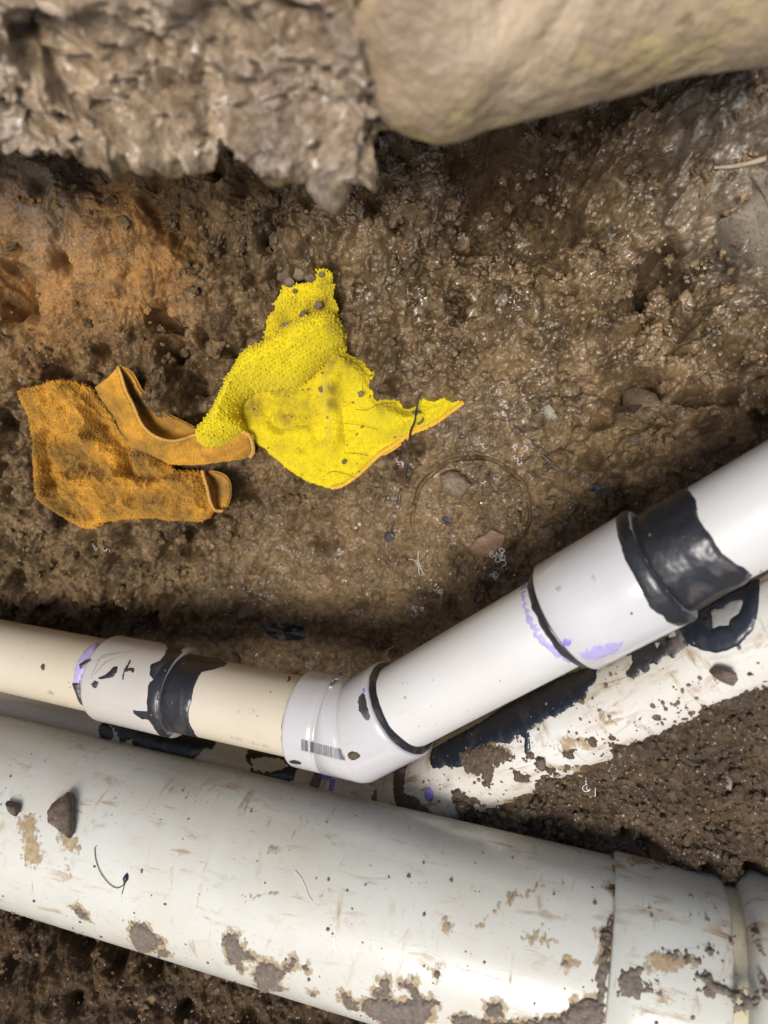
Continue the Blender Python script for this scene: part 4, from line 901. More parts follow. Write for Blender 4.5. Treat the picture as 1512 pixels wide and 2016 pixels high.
# ------------------------------------------------------------------ rags
def ico(sub=1):
    import bmesh
    bm = bmesh.new(); bmesh.ops.create_icosphere(bm, subdivisions=sub, radius=1); V = np.array([v.co[:] for v in bm.verts]); Fc = np.array([[v.index for v in f.verts] for f in bm.faces]); bm.free(); return V, Fc
def cloth_sheet(name, outline_px, hf, mat, parent, step=.0005, base_h=.002, inflate=0, infw=.02, terry=.0011, cell=430, seed=1, thick=.002, hem=None, stains=(), label=None, smoothg=True, edgeh=0, zmin=None, jag=.0006, crump=.004, pile=0, loopr=.42):
    pw = polyXY(outline_px, base_h+inflate*.5)
    x = np.arange(pw[:, 0].min()-.003, pw[:, 0].max()+.003, step); y = np.arange(pw[:, 1].min()-.003, pw[:, 1].max()+.003, step)
    X, Y = np.meshgrid(x, y, indexing='ij')
    sd = sdpoly(X, Y, pw)+jag*fbm2(X*500, Y*500, 3, seed)
    z = G0(X, Y)+base_h
    if inflate:
        t = np.clip(sd/infw, 0, 1); z = z+inflate*np.sqrt(np.maximum(1-(1-t)**2, 0))
    z = z+hf(X, Y)*sst(-.001, .012, sd)
    z = np.maximum(z, G0(X, Y)+.0045+.15*(z-G0(X, Y)))
    rnd = sst(0, .0022, sd); z = z-(1-rnd)*.0022
    wx_ = X+.0008*fbm2(X*150, Y*150, 2, seed+2); wy_ = Y+.0008*fbm2(X*150+4, Y*150, 2, seed+3)
    f1, f2, idd = wor2(wx_*cell, wy_*cell, seed+4)
    dome = np.sqrt(np.maximum(1-(f1/.72)**2, 0))*(.55+.45*idd); z = z+dome*terry+(fbm2(X*90, Y*90, 3, seed+6)*.0012+(fbm2(X*32, Y*32, 3, seed+7)*.006-np.abs(fbm2(X*38+3, Y*38, 3, seed+9))*crump))*sst(0, .012, sd)
    nu, nv = X.shape; keep = (sd > -.0001).ravel(); Fc = gridfaces(nu, nv); k = keep[Fc].all(1)
    Fc = Fc[k]; used = np.unique(Fc); mp = np.full(X.size, -1); mp[used] = np.arange(len(used)); Ft = mp[Fc]
    top = np.stack([X, Y, z], -1).reshape(-1, 3)[used]; g0 = (G0(X, Y).reshape(-1)[used])
    bot = top.copy(); bot[:, 2] = np.maximum(top[:, 2]-thick, g0-.004) if zmin is None else np.minimum(top[:, 2]-thick, g0+zmin)
    n = len(top)
    # boundary edges
    E = np.concatenate([Ft[:, [0, 1]], Ft[:, [1, 2]], Ft[:, [2, 3]], Ft[:, [3, 0]]]); key = np.sort(E, 1); kk = key[:, 0].astype(np.int64)*n+key[:, 1]
    _, inv, cnt = np.unique(kk, return_inverse=True, return_counts=True); be = E[cnt[inv] == 1]
    side = np.stack([be[:, 1], be[:, 0], be[:, 0]+n, be[:, 1]+n], -1)
    # gridfaces orientation is (i,j),(i,j+1),(i+1,j+1): flip so that tops face up
    st = np.zeros(n); hm = np.zeros(n)
    for (px, py, r, a) in stains:
        q_ = XY(px, py, base_h); st = np.maximum(st, a*np.exp(-((top[:, 0]-q_[0])**2+(top[:, 1]-q_[1])**2)/(r/F*(CZ-q_[2]))**2))
    st = np.clip(1.5*st*(.6+.9*(fbm2(top[:, 0]*150, top[:, 1]*150, 4, seed+8)+.4)), 0, 1)
    if hem: hm = sst(.0026, .0012, dline(top[:, 0], top[:, 1], polyXY(hem, base_h)))
    o = mk(name, np.vstack([top, bot]), [np.vstack([Ft[:, ::-1], Ft+n, side[:, ::-1]])], mat, parent, attrs={'stain': np.r_[st, st], 'hem': np.r_[hm, hm]})
    if label: o['label'] = label
    if pile:
        # terry loops: short tilted knots standing on the cloth
        rg = np.random.default_rng(seed); area = len(top)*step*step; n_ = int(area/pile**2*1.15)
        gi = np.unique((np.floor(top[:, 0]/pile).astype(int)*100003+np.floor(top[:, 1]/pile+.5*(np.floor(top[:, 0]/pile) % 2)).astype(int)), return_index=True)[1]
        sel = gi[rg.uniform(0, 1, len(gi)) < .96]; c3 = top[sel].copy(); c3[:, :2] += rg.uniform(-.3, .3, (len(sel), 2))*pile
        rr_ = pile*loopr*rg.uniform(.75, 1.25, len(sel)); a_ = rg.uniform(0, 6.28, len(sel))
        Vo, Fo = ico(1); el_ = np.stack([Vo[:, 0]*1.25, Vo[:, 1]*.8, Vo[:, 2]*1.25], -1)
        ca, sa = np.cos(a_)[:, None], np.sin(a_)[:, None]
        W_ = np.stack([(el_[:, 0]*ca-el_[:, 1]*sa)+.35*el_[:, 2]*sa, el_[:, 0]*sa+el_[:, 1]*ca, np.repeat(el_[None, :, 2], len(sel), 0)], -1)*rr_[:, None, None]+c3[:, None]
        W_[..., 2] += (rr_*.35)[:, None]
        Fa = (Fo[None]+np.arange(len(sel))[:, None, None]*len(Vo)).reshape(-1, 3); sp = np.repeat(st[sel], len(Vo))
        po_ = mk('terry_pile', W_.reshape(-1, 3), Fa, mat, parent, attrs={'stain': sp, 'hem': sp*0}); po_['kind'] = 'stuff'
    return o
def creases(items, h0=0):
    """items: (polyline px, amplitude, width m)"""
    it = [(polyXY(pp, h0), a, w_) for pp, a, w_ in items]
    def f(X, Y):
        z = np.zeros(X.shape)
        for pw, a, w_ in it: z = z+1.5*a*np.exp(-(dline(X, Y, pw)/w_)**2)
        return z
    return f
def ribbon(name, curves_pxh, mat, parent, nu=260, nv=40, terry=.0006, seed=3, thick=.0018, label=None, stain=0., cell=430):
    """cloth surface through curves of (px, py, height over the ground)"""
    cu = [[tuple(XY(x, y, h)) for x, y, h in c] for c in curves_pxh]
    Gd = loft(cu, nu, nv); N_ = gnormals(Gd)
    if N_[..., 2].mean() < 0: N_ = -N_; flip = True
    else: flip = False
    du = np.r_[0, np.cumsum(np.linalg.norm(np.diff(Gd[:, nv//2], axis=0), axis=1))]; dv = np.r_[0, np.cumsum(np.linalg.norm(np.diff(Gd[nu//2], axis=0), axis=1))]
    U, Vv = np.meshgrid(du, dv, indexing='ij'); f1, _, idd = wor2(U*cell, Vv*cell, seed)
    dsp_ = np.sqrt(np.maximum(1-(f1/.72)**2, 0))*terry*(.5+.5*idd)+fbm2(U*120, Vv*120, 3, seed+1)*.0012
    top = (Gd+N_*dsp_[..., None]).reshape(-1, 3); bot = (Gd-N_*thick).reshape(-1, 3); n = len(top); Fc = gridfaces(nu, nv)
    e0 = np.arange(nu-1)
    def strip(a): return np.stack([a[:-1], a[1:], a[1:]+n, a[:-1]+n], -1)
    idx = np.arange(n).reshape(nu, nv)
    sides = np.vstack([strip(idx[:, 0]), strip(idx[::-1, -1]), strip(idx[0, ::-1]), strip(idx[-1])])
    Ft = np.vstack([Fc, Fc[:, ::-1]+n, sides[:, ::-1]])
    if not flip: pass
    sv = np.full(2*n, stain)*(.6+.8*fbm2(np.r_[top[:, 0], top[:, 0]]*140, np.r_[top[:, 1], top[:, 1]]*140, 3, seed+5)+.3)
    o = mk(name, np.vstack([top, bot]), Ft, mat, parent, attrs={'stain': np.clip(sv, 0, 1), 'hem': np.zeros(2*n)})
    if label: o['label'] = label
    return o
def hemtube(name, pts_pxh, mat, parent, r=.0016, flat=.7, ribs=700, n=400, seed=2, label=None, pts3=None):
    """overlocked hem: a flattened cord with stitch ribs"""
    pts = [tuple(XY(x, y, h)) for x, y, h in pts_pxh] if pts3 is None else pts3
    C_ = catmull(pts, n); T = np.gradient(C_, axis=0); T /= np.linalg.norm(T, axis=1, keepdims=True)
    S_ = np.cross(T, [0, 0, 1.]); S_ /= np.linalg.norm(S_, axis=1, keepdims=True); U_ = np.cross(S_, T)
    L = np.r_[0, np.cumsum(np.linalg.norm(np.diff(C_, axis=0), axis=1))]
    th = np.linspace(0, 2*np.pi, 12, endpoint=False)
    rr = r*(1+.16*np.sin(L*2*np.pi*ribs)+.25*fbm2(L*300, L*0+seed, 2, seed))
    V = C_[:, None]+rr[:, None, None]*(np.cos(th)[None, :, None]*S_[:, None]+flat*np.sin(th)[None, :, None]*U_[:, None])
    m = n*12; o = mk(name, V.reshape(-1, 3), gridfaces(n, 12, True), mat, parent, attrs={'stain': np.clip(.5*fbm2(L*60, L*0, 3, seed+4), 0, 1).repeat(12), 'hem': np.zeros(m)})
    if label: o['label'] = label
    return o

yr = empty('cleaning_rag'); tag(yr, 'bright yellow terry rag with a rolled flap and a torn edge, lying on the mud', 'rag')
Y4 = lambda pts: zp(360, 500, .3968, pts)
YS = Y4([(290,860),(330,915),(440,1000),(520,1070),(620,1130),(700,1163),(760,1166),(800,1148),(880,1088),(970,1000),(1120,900),(1250,850),(1350,780),(1398,735),(1375,722),(1355,715),(1332,700),(1326,662),(1308,665),(1300,682),(1290,680),(1280,700),(1262,700),(1256,712),(1240,690),(1225,692),(1215,672),(1200,665),(1190,675),(1165,680),(1160,695),(1172,705),(1162,730),(1150,742),(1120,742),(1108,752),(1095,748),(1080,735),(1070,725),(1050,715),(1035,722),(1020,712),(1000,718),(990,685),(985,700),(970,720),(958,712),(950,690),(960,680),(952,665),(945,640),(950,620),(948,590),(950,580),(935,580),(920,560),(900,540),(893,525),(875,518),(850,512),(830,505),(822,490),(808,488),(815,470),(808,450),(800,420),(740,420),(600,500),(420,560),(260,640),(220,760),(240,840)])
yh = creases([(Y4([(800,400),(820,480),(760,560),(740,640),(735,720)]), .010, .010), (Y4([(740,640),(720,760),(760,860),(740,960)]), .007, .007), (Y4([(850,560),(900,680),(980,780),(1130,860)]), .011, .013), (Y4([(560,700),(430,790),(420,850),(500,900),(600,880)]), .006, .009),
   (Y4([(480,850),(520,800),(600,820)]), -.005, .010), (Y4([(330,700),(420,720),(560,690),(650,620)]), -.004, .012), (Y4([(690,720),(700,900)]), -.004, .008), (Y4([(300,740),(420,760),(600,640),(760,500)]), -.002, .014), (Y4([(640,980),(800,960),(900,940)]), .004, .014), (Y4([(1000,900),(1130,880),(1300,760)]), .004, .010), (Y4([(920,720),(860,800),(840,900)]), -.004, .010), (Y4([(380,900),(560,1040),(720,1130)]), .004, .012)])
cloth_sheet('rag_body', YS, yh, YEL, yr, base_h=.0035, terry=.0011, pile=.0020, loopr=.22, cell=370, jag=.0013, seed=401, thick=.003, zmin=-.002,
   stains=[(600,720,24,.8),(650,715,22,.7),(690,725,26,.5),(560,820,22,.6),(655,775,14,.7),(655,800,12,.8),(560,770,40,.5),(500,800,25,.7),(600,810,30,.4),(700,690,20,.5),(760,810,20,.35)])
cloth_sheet('rag_corner', Y4([(500,150),(530,140),(560,145),(600,140),(640,130),(658,100),(670,78),(690,68),(700,65),(712,75),(722,88),(740,92),(745,110),(738,130),(752,150),(750,170),(745,200),(755,230),(775,262),(768,290),(780,330),(800,380),(700,440),(500,450),(405,412),(404,370),(412,335),(425,300),(440,270),(465,225),(490,170)]),
   creases([(Y4([(520,170),(470,260),(430,380)]), .004, .008), (Y4([(650,180),(600,300)]), .003, .01)]), YEL, yr, base_h=.006, terry=.0010, pile=.0024, cell=340, jag=.0013, seed=421, thick=.003, zmin=-.002, stains=[(620,620,30,.35),(640,560,16,.6),(640,600,20,.6),(560,640,18,.5),(610,610,14,.6)])
cloth_sheet('rolled_flap', Y4([(405,410),(440,385),(500,350),(550,315),(600,292),(660,275),(720,268),(770,290),(798,335),(806,390),(800,425),(760,465),(700,520),(620,598),(575,632),(550,642),(420,660),(340,670),(295,700),(268,740),(262,790),(295,840),(300,870),(262,905),(190,952),(150,962),(110,962),(70,945),(50,905),(48,880),(62,850),(80,826),(110,790),(135,755),(160,700),(182,665),(200,610),(225,575),(260,510),(290,470),(330,438),(370,425)]),
   creases([(Y4([(420,440),(600,360),(760,320)]), .003, .008), (Y4([(120,880),(200,740),(260,600),(420,540),(600,480)]), .004, .012), (Y4([(330,600),(500,590),(650,500)]), -.003, .009)]), YEL, yr, base_h=.008, inflate=.040, infw=.021, terry=.0014, loopr=.36, pile=.0025, cell=290, seed=431, thick=.05, zmin=.008, stains=[(662,660,20,.5),(500,675,10,.4),(560,640,10,.5)])
hemtube('hem_stitching', [(*q_, .0075) for q_ in Y4([(735,1160),(790,1148),(880,1085),(970,1000),(1060,940),(1130,890),(1230,850),(1340,775),(1392,735)])], YHEM, yr, r=.0017, flat=.5, ribs=420, seed=5, label='yellow orange stitched hem of the rag')
ribbon('folded_underside', [[(*q_, h) for q_, h in zip(Y4([(968,1000),(1000,998),(1060,965),(1110,925),(1125,900)]), (.003, .003, .003, .003, .004))], [(*q_, .006) for q_ in Y4([(965,985),(1000,960),(1050,935),(1090,910),(1120,885)])]], YHEM, yr, nu=120, nv=20, terry=.0004)

og = empty('cleaning_rag'); tag(og, 'dirty orange terry rag, crumpled with open folds, left of the yellow rag', 'rag')
OB = [(30,768),(45,762),(70,757),(97,748),(120,745),(140,747),(165,755),(182,764),(200,790),(222,815),(240,850),(262,872),(290,890),(330,912),(345,925),(398,926),(405,945),(410,970),(416,990),(424,1004),(410,1018),(395,1027),(375,1028),(350,1025),(330,1026),(300,1020),(270,1022),(240,1024),(215,1027),(200,1030),(185,1040),(168,1042),(150,1036),(125,1022),(100,1006),(82,994),(70,982),(64,960),(63,930),(60,900),(60,870),(55,845),(52,822),(45,805),(38,790)]
oh = creases([([(60,790),(110,760),(165,775)], .006, .014), ([(190,800),(200,840),(205,870)], .008, .008), ([(178,780),(215,830),(250,880)], -.006, .006),
   ([(112,870),(108,900),(120,945)], -.013, .011), ([(130,880),(150,900),(130,930)], -.010, .016), ([(195,872),(170,910),(150,935),(140,960)], .008, .006), ([(182,885),(160,915)], -.005, .004),
   ([(70,880),(75,930),(85,975)], .007, .009), ([(150,960),(190,950),(240,950),(330,950),(400,950)], .008, .012), ([(170,970),(210,990),(290,1000),(390,1000)], .004, .014), ([(120,985),(160,1015),(200,1015)], -.005, .009),
   ([(268,880),(262,900),(268,930),(285,940),(330,938),(350,925)], -.011, .0045), ([(275,905),(300,900),(325,920)], .006, .007), ([(90,820),(150,810),(190,830)], .004, .012), ([(140,850),(180,860),(215,890)], .005, .008), ([(240,900),(250,930)], .004, .008)])
cloth_sheet('rag_body', OB, oh, ORG, og, base_h=.011, inflate=.010, infw=.014, terry=.0010, pile=.0017, loopr=.36, cell=420, jag=.0014, crump=.022, seed=501, thick=.02, zmin=-.002,
   stains=[(150,910,40,.75),(120,900,30,.7),(90,960,30,.5),(80,800,30,.4),(310,1000,40,.4),(200,930,22,.6),(230,950,22,.5),(160,1000,30,.5),(270,900,20,.7),(290,925,30,.5),(60,840,16,.6),(270,860,12,.6),(200,860,16,.4),(120,1010,24,.6),(350,940,20,.5),(330,990,50,.25)])
hemA = [(232,722,.030),(238,738,.033),(248,770,.036),(262,797,.037),(275,828,.036),(290,848,.034),(312,862,.033),(338,868,.032),(362,864,.029),(385,856,.025),(410,862,.022),(440,862,.020),(468,852,.018),(484,852,.016)]
hemB = [(187,762,.020),(200,788,.020),(222,815,.020),(238,848,.018),(255,870,.018),(275,887,.016),(305,900,.015),(330,912,.013),(360,915,.012),(395,914,.011),(425,911,.010),(450,908,.010),(475,904,.009),(495,897,.009)]
hemM = [(214,742,.029),(222,762,.032),(238,790,.033),(252,820,.034),(266,848,.033),(284,868,.031),(310,882,.029),(336,892,.026),(362,893,.024),(390,890,.021),(418,888,.019),(446,886,.017),(472,882,.016),(492,876,.015)]
ribbon('folded_collar', [hemA, hemM, hemB], OHEM if 0 else ORG, og, nu=520, nv=110, terry=.0009, seed=511, cell=520, stain=.12)
hemtube('hem_stitching', [(x, y, h+.0008) for x, y, h in hemA], OHEM, og, r=.0012, ribs=520, seed=6)
hemtube('hem_stitching', [(484,852,.018),(492,860,.017),(497,876,.014),(498,890,.012),(492,900,.009)], OHEM, og, r=.0017, ribs=420, seed=7, n=120)
ribbon('fold_lining', [hemA[:10], [(240,735,.014),(250,755,.010),(262,782,.008),(275,800,.008),(288,822,.008),(302,838,.009),(322,850,.009),(345,856,.010),(365,856,.012),(385,852,.016)], [(234,722,.027),(246,728,.029),(258,735,.029),(268,752,.028),(278,770,.027),(298,785,.026),(312,802,.024),(326,814,.023),(350,827,.022),(382,843,.020)]], ORG, og, nu=300, nv=70, terry=.0007, seed=521, stain=.4, label='dark orange inside of the open fold')
ribbon('fold_lining', [[(398,926,.026),(402,942,.030),(408,962,.031),(413,985,.026),(424,1004,.014),(436,1007,.010)], [(408,932,.010),(420,945,.006),(426,962,.004),(427,982,.003),(430,996,.004),(438,1005,.007)], [(410,930,.018),(428,932,.021),(444,940,.021),(452,956,.019),(450,985,.016),(440,1005,.010)]], ORG, og, nu=160, nv=60, terry=.0007, seed=531, stain=.3, label='open end of the lower fold')
hemtube('hem_stitching', [(398,927,.027),(402,942,.031),(408,962,.032),(413,985,.027),(424,1004,.015),(438,1006,.011)], OHEM, og, r=.0012, ribs=520, seed=8, n=200)

# ------------------------------------------------------------------ small loose things
def tube3(name, pts, r, mat, n=None, nseg=8, label=None, cat=None, group=None, parent=None, taper=False, seed=0):
    pts = np.array(pts); n = n or max(12, len(pts)*8); C_ = catmull(np.c_[pts], n); T = np.gradient(C_, axis=0); T /= np.linalg.norm(T, axis=1, keepdims=True)+1e-9
    S_ = np.cross(T, [0.01, .02, 1.]); S_ /= np.linalg.norm(S_, axis=1, keepdims=True)+1e-9; U_ = np.cross(S_, T)
    th = np.linspace(0, 2*np.pi, nseg, endpoint=False); t = np.linspace(0, 1, n)
    if callable(r): rr = r(t)
    else: rr = np.full(n, r)*(np.clip(np.minimum(t, 1-t)*8, .15, 1) if taper else 1)
    rr = rr*(1+.3*fbm2(t*20+seed, t*0, 2, seed))
    V = (C_[:, None]+rr[:, None, None]*(np.cos(th)[None, :, None]*S_[:, None]+np.sin(th)[None, :, None]*U_[:, None])).reshape(-1, 3)
    V = np.vstack([V, C_[:1], C_[-1:]]); k = n*nseg; j = np.arange(nseg); j2 = (j+1) % nseg
    caps = np.vstack([np.stack([j, j2, np.full(nseg, k)], -1), np.stack([(n-1)*nseg+j2, (n-1)*nseg+j, np.full(nseg, k+1)], -1)])
    o = mk(name, V, [gridfaces(n, nseg, True), caps], mat, parent, attrs={'pc': V*1.0})
    if label: tag(o, label, cat, group)
    return o
# black cement drips on the mud
def drip(pxs, r, label, knob=None):
    o = empty('cement_drip'); tag(o, label, 'cement drip')
    tube3('strand', [onground(x, y, .0003) for x, y in pxs], r, MDRIP, parent=o, n=80)
    if knob:
        b = rockobj('blob', [(knob[0]+knob[2]*math.cos(a), knob[1]+knob[2]*math.sin(a)*.95) for a in np.linspace(0, 6.28, 13)[:-1]], gpt(.0005), .003, .003, MDRIP, n=40, nr=14, rough=.06); b.parent = o
    return o
drip([(822,838),(815,850),(808,862),(808,880),(805,910),(800,925),(796,945),(789,965),(786,985),(780,1005),(774,1030),(767,1052)], lambda t: .0006+.0006*t, 'grey black strand of cement ending in a round blob below the yellow rag', (766,1057,11))
drip([(993,803),(1003,825),(1015,840),(1032,853),(1046,868),(1062,890),(1080,907),(1097,922),(1115,932),(1145,942),(1170,941)], lambda t: .0009*np.clip(np.sin(np.pi*t)+.4, 0, 1), 'long dark strand of cement running down across the mud right of the rag')
drip([(1134,757),(1134,775),(1140,792),(1134,808),(1126,822)], lambda t: .0008*(1-.4*t), 'short dark strand of cement standing alone uphill in the mud')
drip([(1300,850),(1303,870),(1308,895)], lambda t: .0006+0*t, 'thin short dark strand of cement above two black blobs')
def blob(px, py, rx, ry, label, mat=MDRIP, h=.0022, rot=0):
    rg = random.Random(px); wob_ = .12
    pts = []
    for a in np.linspace(0, 6.28, 25)[:-1]:
        f_ = 1+rg.uniform(-wob_, wob_); pts.append((px+f_*(rx*math.cos(a)*math.cos(rot)-ry*math.sin(a)*math.sin(rot)), py+f_*(rx*math.cos(a)*math.sin(rot)+ry*math.sin(a)*math.cos(rot))))
    return rockobj('cement_blob', pts, gpt(.0003), h, .004, mat, label, 'cement blob', n=56, nr=16, rough=.10, seed=int(px))
blob(880, 1024, 11, 9, 'shiny dark grey cement drop inside the ring shaped groove')
blob(1108, 1023, 12, 12, 'round blackish cement blob beside the dark brown stone')
blob(1238, 866, 16, 9, 'oval black cement blob uphill of the black coated joint, left of its twin')
blob(1316, 864, 14, 10, 'black cement blob under the thin short strand')
blob(1190, 985, 16, 24, 'spread black cement splash next to the coated end of the big coupling', h=.0015, rot=.3)
blob(1172, 960, 12, 10, 'small black cement splash just above the larger splash', h=.0015)
blob(562, 1245, 40, 17, 'wide flat bluish black cement patch in the dark mud above the bend', mat=MBLUEBLK, h=.0006, rot=.1)
blob(1125, 933, 12, 5, 'thin black smear at the end of the long strand', h=.0008, rot=.3)
# clods on the yellow rag
def lump(px, py, r, h, label, seed, name='mud_clod'):
    rg = random.Random(seed); pts = [(px+f_*r*math.cos(a), py+f_*r*math.sin(a)) for a in np.linspace(0, 6.28, 10)[:-1] for f_ in (rg.uniform(.75, 1.2),)]
    return rockobj(name, pts, lambda x, y: XY(x, y, h), r/F*.62*.6, r/F*.62*.6, MCLOD, label, 'mud clod', seed=seed, n=40, nr=14, rough=.2)
lump(822, 821, 15, .012, 'largest mud clod on the yellow rag, at its torn right corner', 61)
lump(557, 697, 10, .036, 'brown mud clod on the rolled part of the yellow rag', 62)
lump(632, 766, 6.5, .014, 'small mud clod in the middle of the yellow rag', 63)
lump(710, 776, 6, .016, 'small mud clod under the torn edge of the yellow rag', 64)
lump(670, 727, 4, .017, 'tiny mud clod near the yellow rag ridge', 65)
lump(677, 910, 5, .012, 'small mud clod near the bottom corner of the yellow rag', 66)
lump(597, 620, 8, .022, 'mud clod where the yellow rag rolls over', 67)
lump(562, 640, 6, .026, 'small mud clod on the upper left of the yellow roll', 68)
lump(633, 541, 6, .010, 'grey mud clod on the topmost tip of the yellow rag', 69)
lump(626, 602, 9, .014, 'grey mud clod high on the yellow rag corner', 70)
lump(581, 573, 5, .010, 'small mud clod at the left side of the yellow rag corner', 71)
lump(503, 674, 6, .028, 'mud crumb at the left bend of the yellow roll', 72)
lump(570, 555, 12, .008, 'mud clod burying the top edge of the yellow rag', 73)
lump(610, 548, 11, .008, 'mud clod against the tip of the yellow rag', 74)
# specks on both rags: too many to count
def crumbs(name, C_, r, mat, label, cat, seed=1, sub=2, attrs=None, sq=.8, rough=.45, smooth=False):
    V0, F0 = ico(sub); n = len(C_); rng = np.random.default_rng(seed)
    nv = 12; var = []
    for k in range(nv):
        d = 1+rough*fbm3((V0+k*5.3)*1.1, 3, 600+k)+(rough-.45)*fbm3((V0+k*3.1)*3.0, 3, 640+k); d *= 1-(.12 if not smooth else .04)*(_h(np.arange(len(V0))+0., np.full(len(V0), k)+0., seed=9)); var.append(V0*d[:, None])
    var = np.array(var)
    a = rng.uniform(0, 6.28, n); b_ = rng.uniform(-.6, .6, n); sc = rng.uniform(.65, 1.35, (n, 3))
    Vv = var[rng.integers(0, nv, n)]*sc[:, None]; ca, sa, cb2, sb = np.cos(a)[:, None], np.sin(a)[:, None], np.cos(b_)[:, None], np.sin(b_)[:, None]
    x_, y_, z_ = Vv[..., 0], Vv[..., 1], Vv[..., 2]; y2 = y_*cb2-z_*sb; z2 = y_*sb+z_*cb2; x3 = x_*ca-y2*sa; y3 = x_*sa+y2*ca
    W_ = np.stack([x3, y3, z2*sq], -1)*r[:, None, None]+C_[:, None]
    Fa = (F0[None]+np.arange(n)[:, None, None]*len(V0)).reshape(-1, 3)
    at_ = {k: np.repeat(v, len(V0)) for k, v in (attrs or {}).items()}
    return tag(mk(name, W_.reshape(-1, 3), Fa, mat, attrs=at_, smooth=smooth), label, cat, kind='stuff')
# loose crumbs of mud over the whole trench
def scatter():
    n = 90000; x = RNG.uniform(-.40, .33, n); y = RNG.uniform(-.44, .34, n)
    m = fbm2(x*22, y*22, 3, 700)
    pr = .10+.9*sst(-.05, .3, m); wetv = np.clip(sum(f(x, y) for f in wetz), 0, 1); smv = np.clip(sum(f(x, y) for f in smoothz), 0, 1)
    pr = pr*(1-.6*smv)*(1-.35*wetv)
    for cp in calm_p: pr = pr*(sdpoly(x, y, cp) < -.002)
    k = RNG.uniform(0, 1, n) < pr*.34; x, y, wetv, smv = x[k], y[k], wetv[k], smv[k]
    r = .0006+.0016*RNG.uniform(0, 1, len(x))**3+.003*RNG.uniform(0, 1, len(x))**14
    z = gz(x, y)+r*.25
    cl = np.clip(sum(f(x, y) for f in clayz), 0, 1)
    return np.stack([x, y, z], -1), r, wetv, cl
Cc, rc, wc, clc = scatter()
crumbs('mud_crumbs', Cc, rc, MS, 'loose crumbs of brown mud strewn over the trench floor', 'mud crumbs', 2, attrs={'wet': wc*.6, 'clay': clc*.8, 'grey': wc*0+.1})
k = RNG.uniform(0, 1, len(rc)) < .006
crumbs('pebbles', Cc[k]+np.array([0, 0, .0008]), .0012+.0028*RNG.uniform(0, 1, k.sum())**2, MSTONE, 'small brown pebbles half sunk in the trench floor', 'pebbles', 12)
k = RNG.uniform(0, 1, len(rc)) < .003
crumbs('pebbles', Cc[k]+np.array([0, 0, .0004]), .0010+.0020*RNG.uniform(0, 1, k.sum())**2, MGREY, 'small grey pebbles half sunk in the trench floor', 'pebbles', 13)
n = 9000; x = RNG.uniform(.04, .36, n); y = RNG.uniform(-.32, -.05, n); ii = np.clip(((x-hx[0])/.0009).astype(int), 0, len(hx)-1); jj = np.clip(((y-hy[0])/.0009).astype(int), 0, len(hy)-1)
k = (sdv[ii, jj] > -.001) & (RNG.uniform(0, 1, n) < .6); x, y, ii, jj = x[k], y[k], ii[k], jj[k]; r = .0008+.002*RNG.uniform(0, 1, len(x))**2.5+.003*RNG.uniform(0, 1, len(x))**12
crumbs('soil_crumbs', np.stack([x, y, HZ[ii, jj]+r*.3], -1), r, MHEAP, 'loose crumbs on the dark soil heap between the pipes', 'soil crumbs', 3, attrs={'wet': x*0+.2, 'clay': x*0+.1, 'grey': RNG.uniform(0, .2, len(x))})
def clods():
    n = 30000; x = RNG.uniform(-.40, .33, n); y = RNG.uniform(-.24, .31, n)
    wetv = np.clip(sum(f(x, y) for f in wetz), 0, 1); smv = np.clip(sum(f(x, y) for f in smoothz), 0, 1)
    pr = (.08+.9*sst(-.05, .25, fbm2(x*30, y*30, 3, 710)))*(.35+.65*wetv)*(1-.9*smv)
    for cp in calm_p: pr = pr*(sdpoly(x, y, cp) < -.004)
    k = RNG.uniform(0, 1, n) < pr*.42; x, y, wetv = x[k], y[k], wetv[k]; r = .0013+.0042*RNG.uniform(0, 1, len(x))**2.6
    return np.stack([x, y, gz(x, y)+r*.1], -1), r, wetv
Cd, rd_, wd_ = clods()
crumbs('mud_clods', Cd, rd_, MS, 'rounded clods of wet brown mud covering the trench wall', 'mud clods', 21, attrs={'wet': wd_*.8, 'clay': wd_*0, 'grey': wd_*0}, rough=1.15, smooth=True, sub=3)
x = RNG.uniform(-.40, .33, 9000); y = RNG.uniform(-.20, .31, 9000); wv = np.clip(sum(f(x, y) for f in wetz), 0, 1); sv = np.clip(sum(f(x, y) for f in smoothz), 0, 1)
pr = (.05+sst(0, .3, fbm2(x*20, y*20, 3, 720)))*(.25+.75*wv)*(1-.95*sv)
for cp in calm_p: pr = pr*(sdpoly(x, y, cp) < -.010)
for q_ in (XY(1080, 812), XY(1258, 800), XY(572, 505), XY(1500, 450), ringc): pr = pr*(np.hypot(x-q_[0], y-q_[1]) > .018)
k = RNG.uniform(0, 1, len(x)) < pr*.16; x, y, wv = x[k], y[k], wv[k]; r_ = .0045+.0065*RNG.uniform(0, 1, len(x))**2
crumbs('mud_clods', np.stack([x, y, gz(x, y)-r_*.15], -1), r_, MS, 'big irregular wet clods bulging from the trench wall', 'mud clods', 22, attrs={'wet': wv*.8, 'clay': wv*0, 'grey': wv*0}, rough=1.3, smooth=True, sub=4)
